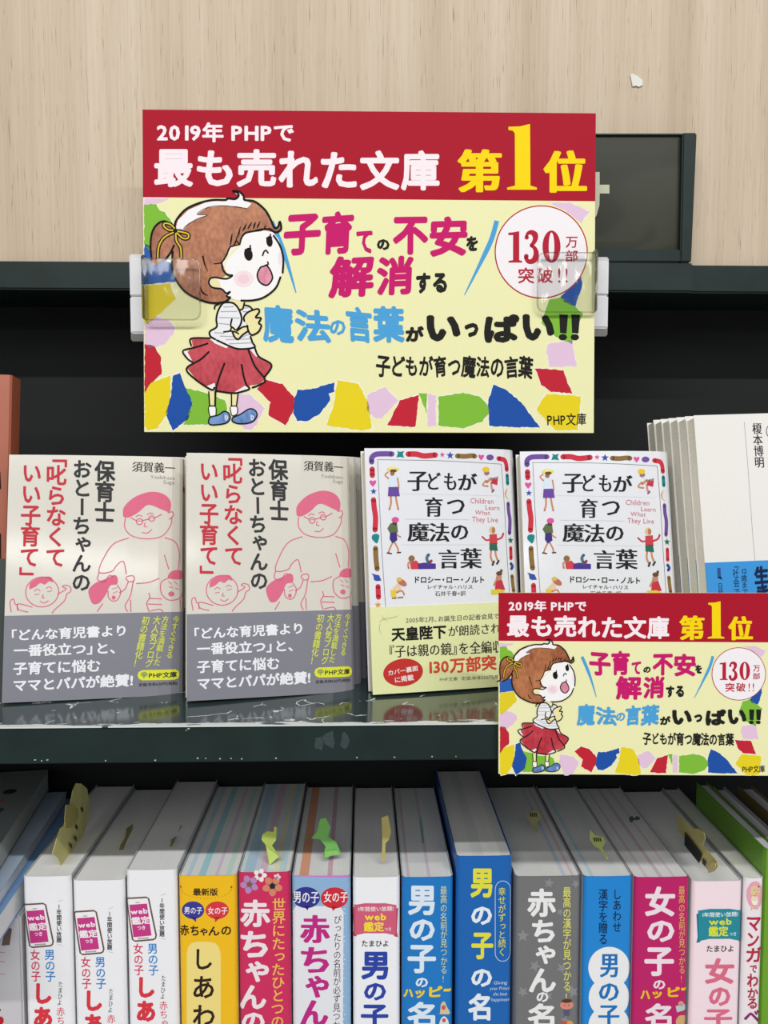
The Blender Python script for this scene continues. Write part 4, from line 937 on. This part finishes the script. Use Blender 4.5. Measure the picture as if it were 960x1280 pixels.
# -- white with pink ribbon
a = spine_book('white spine with pink ribbon banner and blue title', 440.4, 500.6, 1097, 'F1F2F8', WH)
def ribbon(a, x0, x1, y0, y1, c, cd, wt, yt):
    a.part('ribbon_banner', 3)
    a.fill([(x0, y0+28), (x0+20, y0+20), (x0+20, y1+4), (x0, y1+10), (x0+6, y1-20)], cd, lay=3); a.fill([(x1, y0+28), (x1-20, y0+20), (x1-20, y1+4), (x1, y1+10), (x1-6, y1-20)], cd, lay=3)
    mx = (x0+x1)/2; a.fill([(x0+8, y0+10), (mx-50, y0), (mx+50, y0), (x1-8, y0+10), (x1-12, y1), (mx+50, y1-12), (mx-50, y1-12), (x0+12, y1)], c, lay=4)
a.tr = Z3; ribbon(a, 163, 390, 676, 838, 'D2607C', 'B84A68', 0, 0)
a.part('spine_title', 5)
a.text('1年間使い放題!', (186, 694), (368, 690), (188, 718), 'F2E6EA', bold=.012); a.text('web', (225, 726), (334, 726), (225, 760), 'F4E03C', bold=.03); a.text('鑑定', (218, 770), (320, 768), (219, 818), 'F4E03C', bold=.03); a.text('つき', (322, 796), (358, 796), (322, 815), 'F2E6EA', bold=.01)
a.text('たまひよ', (206, 860), (346, 860), (206, 894), '2C2A2E', bold=.015); a.glyphs([('男', 206, 918, 342, 1058), ('の', 220, 1074, 330, 1162), ('子', 204, 1182, 342, 1300)], '2F46A6', bold=.036)
a.build(a.root)
# -- blue "happy" title
a = spine_book('bright blue spine with white title, directly left of the taller blue one', 502, 567.2, 1097, '1B78C6', [(0, 'CED3D6'), (.1, 'C8B6BE'), (.16, 'D2D5D8'), (.5, 'C9BCC6'), (.56, 'D6D8DA'), (.85, 'D0D8DA')], group='bright blue and pink name books of one series')
a.tr = Z3; a.part('spine_title', 4)
LB = 'DDEAF6'
a.glyphs([('男', 440, 588, 574, 736), ('の', 448, 756, 574, 864), ('子', 438, 884, 580, 1026), ('の', 478, 1048, 540, 1096), ('名', 436, 1168, 576, 1300)], LB, bold=.036)
a.glyphs([('ハ', 418, 1106, 466, 1146), ('ッ', 476, 1110, 524, 1150), ('ピ', 545, 1090, 612, 1145), ('ー', 618, 1104, 655, 1118)], 'EDD02C', bold=.05, jit=1)
a.part('spine_subtitle', 4); V(a, '最高の名前が見つかる!', 600, 636, 590, 1075, 'D8DC9A', dx=2, bold=.004)
a.part('spine_picture', 4); a.fill([(600, 1225), (605, 1180), (622, 1168), (632, 1190), (650, 1228), (620, 1232), (590, 1228)], 'D9C6A0', smooth=True); a.ell(618, 1198, 10, 12, 'C8605A', lay=5); a.fill([(598, 1290), (604, 1255), (622, 1242), (640, 1262), (640, 1290)], 'DDE4E0', smooth=True); a.ell(620, 1262, 9, 10, 'D44E58', lay=5)
a.build(a.root)
# -- tall blue
a = spine_book('tallest blue spine with yellow and white title, rising above its neighbours', 570, 641.2, 1070.5, '1764B4', [(0, 'D2D3D0'), (.3, 'C9CBCA'), (.5, 'D6D6D2'), (.8, 'CACCCA')], side='1C58A8')
a.tr = Z3; a.part('spine_title', 4)
a.glyphs([('男', 752, 502, 862, 648), ('子', 757, 822, 866, 956)], 'E3E044', bold=.036); a.glyphs([('の', 756, 692, 860, 784), ('の', 756, 1004, 860, 1094), ('名', 740, 1126, 852, 1262)], 'E6EEF6', bold=.036)
a.part('spine_subtitle', 4); V(a, '幸せがずっと続く', 890, 930, 596, 942, 'E3E044', bold=.006)
n = 30; cap_ = [(914+38*math.cos(t), 605-40*math.sin(t)) for t in [i*math.pi/10 for i in range(11)]]+[(914-38*math.cos(t)*1, 925+42*math.sin(t)) for t in [i*math.pi/10 for i in range(11)]]
a.stroke(cap_, 3, 'C8DCF0', closed=True, smooth=False)
for t, x0, x1, y in (('Giving', 868, 938, 1064), ('your Prince', 850, 950, 1092), ('the best', 866, 938, 1120), ('happiness', 856, 948, 1148)): a.text(t, (x0, y), (x1, y), (x0, y+18), 'C8DCF0', bold=-.003, slant=.2)
a.build(a.root)
# -- grey with stars
a = spine_book('grey spine with faint stars and white title', 644, 727, 1096, '737476', [(0, 'D0D0CE'), (.5, 'D3D3D0'), (.72, 'B9C6D4'), (.78, 'D6D2D2'), (.86, 'CDB8BE'), (.9, 'D8D8D6')])
a.tr = Z4; a.part('star_print', 2)
for x, y, r in ((505, 575, 28), (375, 840, 34), (435, 990, 32), (375, 1120, 30), (570, 1000, 30), (625, 1120, 34), (500, 1140, 26), (640, 580, 24), (585, 1265, 28), (560, 720, 20)): a.star(x, y, r, '8C8D90', rot=random.random())
a.part('spine_title', 4); a.glyphs([('赤', 396, 602, 540, 744), ('ち', 420, 758, 534, 872), ('ゃ', 438, 886, 538, 980), ('ん', 404, 1000, 540, 1122), ('の', 442, 1120, 502, 1170), ('名', 398, 1176, 532, 1300)], 'EDEDEE', bold=.036)
a.part('spine_subtitle', 4); V(a, '最高の漢字が見つかる!', 573, 616, 594, 1170, 'E0DC74', dx=2, bold=.008)
a.part('spine_picture', 4); a.ell(594, 1186, 34, 22, 'D98C7C'); a.ell(594, 1165, 26, 10, '5A3A32', lay=5); a.ell(584, 1186, 3, 3, '3A2A28', lay=6, n=8); a.ell(604, 1186, 3, 3, '3A2A28', lay=6, n=8); a.fill([(575, 1208), (612, 1208), (606, 1240), (582, 1240)], '5A5A78'); a.ell(580, 1278, 16, 14, 'D8503C'); a.ell(610, 1278, 16, 14, 'E0A040')
a.build(a.root)
# -- sky blue with scalloped panel
a = spine_book('sky blue spine with white scalloped cloud panel', 729.5, 792, 1096, '1E86D6', [(0, 'D2DADC'), (.15, 'B0CCD6'), (.22, 'D6DADA'), (.6, 'CFD4D4'), (.8, 'D8DADA')])
a.tr = Z4; a.part('cloud_panel', 2)
for k_i, (cy, r_) in enumerate(((1000, 106), (1148, 104), (1292, 106))): a.ell(806, cy, r_*0.98, r_, 'EDEEF0', n=40, lay=1+k_i*.3)
a.part('spine_title', 4)
V(a, 'しあわせ', 822, 868, 604, 822, '14284A', bold=.008); V(a, '漢字を贈る', 752, 800, 604, 884, '14284A', bold=.008)
a.glyphs([('男', 762, 930, 848, 1046), ('の', 757, 1076, 852, 1164), ('子', 754, 1186, 854, 1300)], '2373BC', bold=.008, serif=.03)
a.build(a.root)
# -- magenta "happy"
a = spine_book('deep magenta spine with white title between sky blue and pale pink ones', 793, 863.4, 1097, 'BE1E68', [(0, 'D4D8DA'), (.2, 'CDBFC8'), (.26, 'D6DADC'), (.45, 'C6B4C0'), (.52, 'D8DADC'), (.7, 'CDBCC6'), (.75, 'D4D6D8')], group='bright blue and pink name books of one series')
a.tr = Z5; a.part('spine_title', 4)
a.glyphs([('女', 344, 592, 496, 742), ('の', 356, 762, 492, 870), ('子', 342, 896, 490, 1040), ('の', 386, 1060, 446, 1106), ('名', 344, 1176, 478, 1300)], 'F0E0EA', bold=.036)
a.glyphs([('ハ', 322, 1112, 370, 1156), ('ッ', 382, 1116, 430, 1152), ('ピ', 458, 1094, 520, 1145), ('ー', 526, 1100, 556, 1114)], 'EDC02C', bold=.05, jit=1)
a.part('spine_subtitle', 4); V(a, '最高の名前が見つかる!', 512, 546, 590, 1075, 'E6B860', dx=2, bold=.006)
a.part('spine_picture', 4); a.fill([(498, 1190), (545, 1182), (552, 1210), (505, 1222)], 'B8CCCC'); a.ell(525, 1178, 14, 12, 'D89A88'); a.fill([(500, 1262), (520, 1238), (552, 1245), (548, 1285), (508, 1290)], 'D8A878', smooth=True)
a.build(a.root)
# -- pale pink with teal ribbon
a = spine_book('pale pink spine with teal ribbon banner, black-labelled slip on top', 865.5, 929.6, 1102, 'F6E1EA', [(0, 'D6DADA'), (.5, 'D2D4D6'), (.6, 'DADCDC')])
a.tr = Z5; ribbon(a, 603, 835, 704, 866, '2A8C9E', '1E7088', 0, 0)
a.part('spine_title', 5)
a.text('1年間使い放題!', (628, 722), (812, 718), (628, 746), 'EAF2F2', bold=.012); a.text('web', (666, 752), (782, 750), (666, 784), 'DDE43C', bold=.03); a.text('鑑定', (662, 792), (762, 790), (662, 842), 'DDE43C', bold=.03); a.text('つき', (766, 820), (804, 820), (766, 840), 'EAF2F2', bold=.01)
a.text('たまひよ', (650, 886), (792, 886), (650, 920), '2C2A2E', bold=.015); a.glyphs([('女', 644, 950, 792, 1080), ('の', 664, 1096, 772, 1190), ('子', 640, 1206, 782, 1300)], 'DD6E8C', bold=.036)
a.build(a.root)
# -- manga
a = spine_book('slim white spine with red katakana and a baby picture, near the right edge', 930.6, 956.4, 1098, 'F0E8ED', [(0, 'D4D4CC'), (.5, 'DADAD2')], name='slim_book')
a.tr = Z5; a.part('baby_picture', 2); a.ell(896, 636, 42, 70, 'E9A6BC'); a.ell(896, 615, 24, 27, 'E8C79C', lay=3); a.ell(894, 660, 18, 26, 'F0DCC0', lay=3); a.stroke([(884, 684), (878, 706)], 8, 'E8C79C', lay=3); a.stroke([(904, 684), (908, 706)], 8, 'E8C79C', lay=3); a.ell(914, 594, 5, 4, '3A2A22', lay=4, n=8); a.stroke([(888, 612), (896, 610)], 2, '3A2A22', lay=4); a.stroke([(906, 610), (913, 612)], 2, '3A2A22', lay=4); a.stroke([(896, 626), (904, 628), (910, 624)], 2, 'B0392C', lay=4); a.fill([(880, 664), (910, 664), (906, 684), (884, 684)], 'F4F0F2', lay=4)
a.part('spine_title', 4)
a.glyphs([('マ', 856, 746, 926, 816), ('ン', 858, 824, 916, 894), ('ガ', 852, 896, 932, 972), ('で', 870, 986, 906, 1024), ('わ', 856, 1028, 912, 1096), ('か', 858, 1100, 912, 1150), ('る', 858, 1152, 906, 1204)], 'B5304A', bold=.03); a.glyphs([('ベ', 840, 1212, 922, 1275)], '8C2A6E', bold=.03)
a.build(a.root)

# -- taller large-format books at the right edge
def slab(name, label, x0, x1, ztop, y0, depth, cover, pagecol, group=None):
    t = thing(name, label, 'book', Matrix.Translation((x0, y0, LZ+.0002)), group); W = x1-x0; h = ztop-LZ
    strip('cover', [(0.0001, depth), (0.0001, .004), (.001, .001), (.003, 0), (W-.003, 0), (W-.001, .001), (W-.0001, .004), (W-.0001, depth)], 0, h, .0006, cover, t)
    prism('page_block', [(.0012, depth-.003), (.0012, .003), (W-.0012, .003), (W-.0012, depth-.003)], .001, h-.0015, pages([(0, pagecol), (.5, pagecol), (.55, 'C4C2C8')], W), t)
slab('green_book', 'tall green-covered book right of the slim white spine', 0.2616, 0.2702, 1.1955, 0.5152, 0.112, ink('6FA52E', rough=.35, coat=.2), 'C9C8CE')
slab('grey_book', 'tall pale grey book beside the green one at the right edge', 0.2706, 0.2795, 1.1955, 0.5155, 0.102, ink('B9B7BE', rough=.4), 'B5B4BA')
slab('tan_book', 'tall book with tan side at the far right edge of the lower shelf', 0.2900, 0.3010, 1.1960, 0.5155, 0.102, ink('8C7A50', rough=.4), 'AFAEB2')

# -- left edge: a white book in shadow with magazines lying on it
p1 = onY(25.8, 1150, .516)
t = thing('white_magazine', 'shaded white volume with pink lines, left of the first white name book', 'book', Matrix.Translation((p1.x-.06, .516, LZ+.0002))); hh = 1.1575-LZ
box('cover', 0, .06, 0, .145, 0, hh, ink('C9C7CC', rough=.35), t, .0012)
a = Art(Plane(t.matrix_world).uv, zoomed(0, 960, 4)); a.part('spine_lettering', 3)
for y in (918, 965, 1028): a.stroke([(-40, y), (24, y+(4 if y < 1000 else 3))], 2.4, 'C2566C', smooth=False)
a.fill([(28, 790), (60, 805), (48, 885), (8, 888)], '6E5A55'); a.ell(4, 1262, 15, 20, 'B8262C'); a.ell(0, 1210, 5, 6, '55333A')  # brown patch paints the shadow cast by the magazines above
a.build(t)
def lying(name, label, xr, w, z0, z1, y0, y1, rz, cov, pg, art=None):
    t = thing(name, label, 'magazine', Matrix.Translation((xr, y0, z0)) @ Matrix.Rotation(R_(rz), 4, 'Z'), 'magazines lying at the left edge'); D = y1-y0; h = z1-z0
    box('pages', -w+.001, -.0004, .001, D-.001, .0006, h-.0006, pages([(0, pg), (.3, pg)], .01), t, .0004)
    box('cover', -w, 0, 0, D, h-.0006, h, cov, t, .0002, 1); box('cover', -w, 0, 0, D, 0, .0006, cov, t, .0002, 1)
    if art: art(t, w, D, h)
    return t
e = onY(26, 1125, .515)
lying('magazine', 'blue and white magazine lying on top of the shaded white volume', e.x, .14, 1.1580, 1.1745, .462, .66, 3.2, ink('7EA4D4', rough=.3, coat=.3), 'CDD3DC')
lying('magazine', 'pale magazine with blue edge, second up in the lying pile at the left', e.x-.0035, .14, 1.1748, 1.1822, .468, .655, 5.0, ink('B9CBE2', rough=.3, coat=.3), 'C3C8D0')
def dots(t, w, D, h):
    bm = bmesh.new(); cols = ['A4584A', '4E5A66', 'B07A6C', '30363C', '8A5A50']; mats = [ink(c) for c in cols]
    for r_i in range(2):
        for k in range(9):
            cx = -w*.12-.024*r_i-.004*(k % 2); cy = .03+k*.017; n = 8; r0 = random.uniform(.0028, .0055)
            f = bm.faces.new([bm.verts.new((cx+r0*math.cos(i*2*math.pi/n), cy+r0*math.sin(i*2*math.pi/n), h+.0001)) for i in range(n)]); f.material_index = (k+r_i) % 5
    bm_obj('cover_print', bm, mats, t)
lying('magazine', 'grey magazine with coloured dots on its cover, top of the lying pile at the left', e.x-.008, .15, 1.1826, 1.1990, .452, .66, 7.5, ink('8E9496', rough=.35, coat=.2), 'A8ACB0', dots)

# ------------------------------------------------------------------ order slips standing out of the page blocks
def slip(label, pts, base, col, mode='Y', yaw=0, extra=None, zt=None, curl=0.0, cat='paper slip', smooth=False):
    """outline in photo pixels laid on an upright sheet through the point where the slip enters the pages"""
    zt = zt or 1.1835
    b = onZ(base[0], base[1], zt)
    if mode == 'X': d = Vector((0, 1, 0))
    else: d = Vector((math.cos(R_(yaw)), math.sin(R_(yaw)), 0))
    nrm = Vector((-d.y, d.x, 0)); t = thing('order_slip', label, cat, Matrix.Translation(b), 'order slips between the pages')
    def put(name, P, c, off=0.0, th=.0003):
        P = [tuple(q) for q in catmull(P, True, 3)] if smooth and name == 'sheet' else P
        Q = []
        for x, y in P:
            r = ray(x, y); k = (b-CAM).dot(nrm)/r.dot(nrm); p = CAM+r*k-b
            s = p.dot(d); Q.append((s, p.z))
        bm = bmesh.new(); fr, bk = [], []
        for s, z in Q:
            c0 = curl*math.sin(s*90)+off; p = d*s+nrm*c0
            fr.append(bm.verts.new((p.x, p.y, z))); p2 = p+nrm*th; bk.append(bm.verts.new((p2.x, p2.y, z)))
        for tr_ in tessellate_polygon([[Vector((s, z, 0)) for s, z in Q]]):
            bm.faces.new([fr[i] for i in tr_]); bm.faces.new([bk[i] for i in tr_][::-1])
        n = len(Q)
        for i in range(n): bm.faces.new((fr[i], bk[i], bk[(i+1) % n], fr[(i+1) % n]))
        return bm_obj(name, bm, plain('slip_paper', c, rough=.6, var=.06, scale=120), t)
    put('sheet', pts, col)
    for e_ in (extra or []): put(*e_)
    return t
slip('large pale yellow slip standing tall out of the leftmost white name book',
     [(76, 1082), (72, 1072), (65.5, 1067), (70, 1052), (75, 1036), (80, 1031), (88, 1004), (91, 988), (95, 979), (102, 979.5), (109, 986), (111.5, 1000), (111, 1022), (104, 1045), (95, 1062), (84, 1075)], (76, 1082), 'E2DA90', 'X',
     extra=[('half_round_tab', [(75, 1035), (74.5, 1022), (76, 1006), (84, 1005.5), (91, 1011), (92, 1020), (88, 1029), (81, 1035)], 'B5AA5E', -.0035, .0005)]
     + [('print_mark', [(x, y), (x+2.2, y+3), (x+1.6, y+8), (x-.8, y+4)], '3C3E40', -.0016 if x < 92 else -.0006, .0002) for x, y in ((101, 1008), (94, 1030), (91, 1044), (85, 1053))])
slip('thin olive slip in the middle white name book', [(149, 1063), (151, 1056), (156, 1048), (158, 1036), (166, 1030), (166, 1036), (159, 1050), (154, 1062)], (150, 1063), '9A9452', 'X')
slip('thin olive slip in the third white name book', [(213, 1059), (214, 1050), (222, 1044), (226, 1032), (238, 1027), (236, 1034), (226, 1040), (222, 1050), (218, 1058)], (214, 1059), '9A9452', 'X', zt=1.1865)
slip('yellow-green folded slip ending in a bright triangle in the crimson book', [(336, 1082), (332, 1056), (327, 1050), (328, 1043), (334, 1039), (342, 1040), (343, 1033), (346, 1034), (345, 1050), (340, 1057), (349, 1070)], (336, 1082), 'B4C85C', yaw=18,
     extra=[('folded_tip', [(336.5, 1081), (332.8, 1058), (348.5, 1070)], 'C8E078', -.0008, .0003)])
slip('green folded slip in the pale blue book', [(405, 1075), (405, 1066), (407, 1058), (400, 1049), (389, 1048), (396, 1040), (400, 1024), (407, 1022), (413, 1034), (410, 1046), (420, 1052), (426, 1066), (415, 1069)], (406, 1075), '74B85A', yaw=15,
     extra=[('folded_tip', [(405, 1072), (406, 1064), (420, 1062), (425.5, 1067), (414, 1069)], '8CCB6C', -.0008, .0003)])
slip('narrow yellow slip with half-round tab in the pink-ribbon book', [(477, 1077), (478, 1050), (477, 1022), (485, 1019), (487, 1030), (489, 1040), (486, 1050), (482, 1054), (481, 1077)], (479, 1077), 'BDB068', yaw=10)
slip('tiny dark teal slip in the bright blue book', [(528, 1054), (526, 1040), (524, 1018), (527, 1022), (529, 1036), (530, 1054)], (529, 1054), '4A6468', yaw=25)
slip('small olive slip with bar code in the grey book', [(670, 1040), (664, 1030), (658, 1020), (663, 1014), (672, 1013), (677, 1020), (672, 1028), (672, 1040)], (671, 1040), '8C8A58', yaw=-30,
     extra=[('bar_code', [(662.5+k*2.4, 1015.5), (663.8+k*2.4, 1015.5), (664.4+k*2.4, 1020.5), (663.1+k*2.4, 1020.5)], '26282A', -.0006, .0002) for k in range(4)])
slip('yellow-green slip with bar code in the sky blue book', [(759, 1075), (750, 1062), (742, 1057), (737, 1048), (737, 1037), (744, 1044), (754, 1046), (757, 1052), (753, 1060), (761, 1073)], (760, 1075), 'A5AE5C', yaw=-30,
     extra=[('bar_code', [(742+k*2.6, 1047), (743.4+k*2.6, 1047), (744.2+k*2.6, 1051.5), (742.8+k*2.6, 1051.5)], '2A2C2C', -.0006, .0002) for k in range(4)])
slip('dark speckled slip end in the deep magenta book', [(788, 1028), (786, 1022), (790, 1020), (793, 1023), (795, 1020), (800, 1022), (799, 1025), (792, 1025), (790, 1028)], (789, 1028), '2C2E30', yaw=-30)
slip('rolled yellow slip with black label in the pale pink book', [(888, 1091), (879, 1080), (862, 1056), (849, 1040), (847, 1030), (849, 1019), (856, 1024), (864, 1034), (871, 1050), (879, 1056), (897, 1077), (898, 1083), (893, 1089)], (888, 1091), 'D8CC84', 'X',
     extra=[('half_round_tab', [(864, 1040), (866, 1036), (875, 1035.5), (882, 1041), (884, 1048), (880, 1055), (874, 1053), (868, 1048)], 'CDC27A', .0008, .0004),
            ('black_label', [(858.5, 1040), (879.5, 1068), (876.5, 1079), (858, 1056)], '1E1F1E', .0012, .0003),
            ('bar_code', [(880.5, 1072), (884.5, 1077), (883.5, 1083), (880, 1079)], '3A3A34', .0010, .0002),
            ('rolled_end', [(888, 1091), (889, 1083), (894, 1077), (898, 1078.5), (897.5, 1084), (893, 1090)], 'E3D894', .0014, .0003)])

bpy.data.objects.remove(_fo)
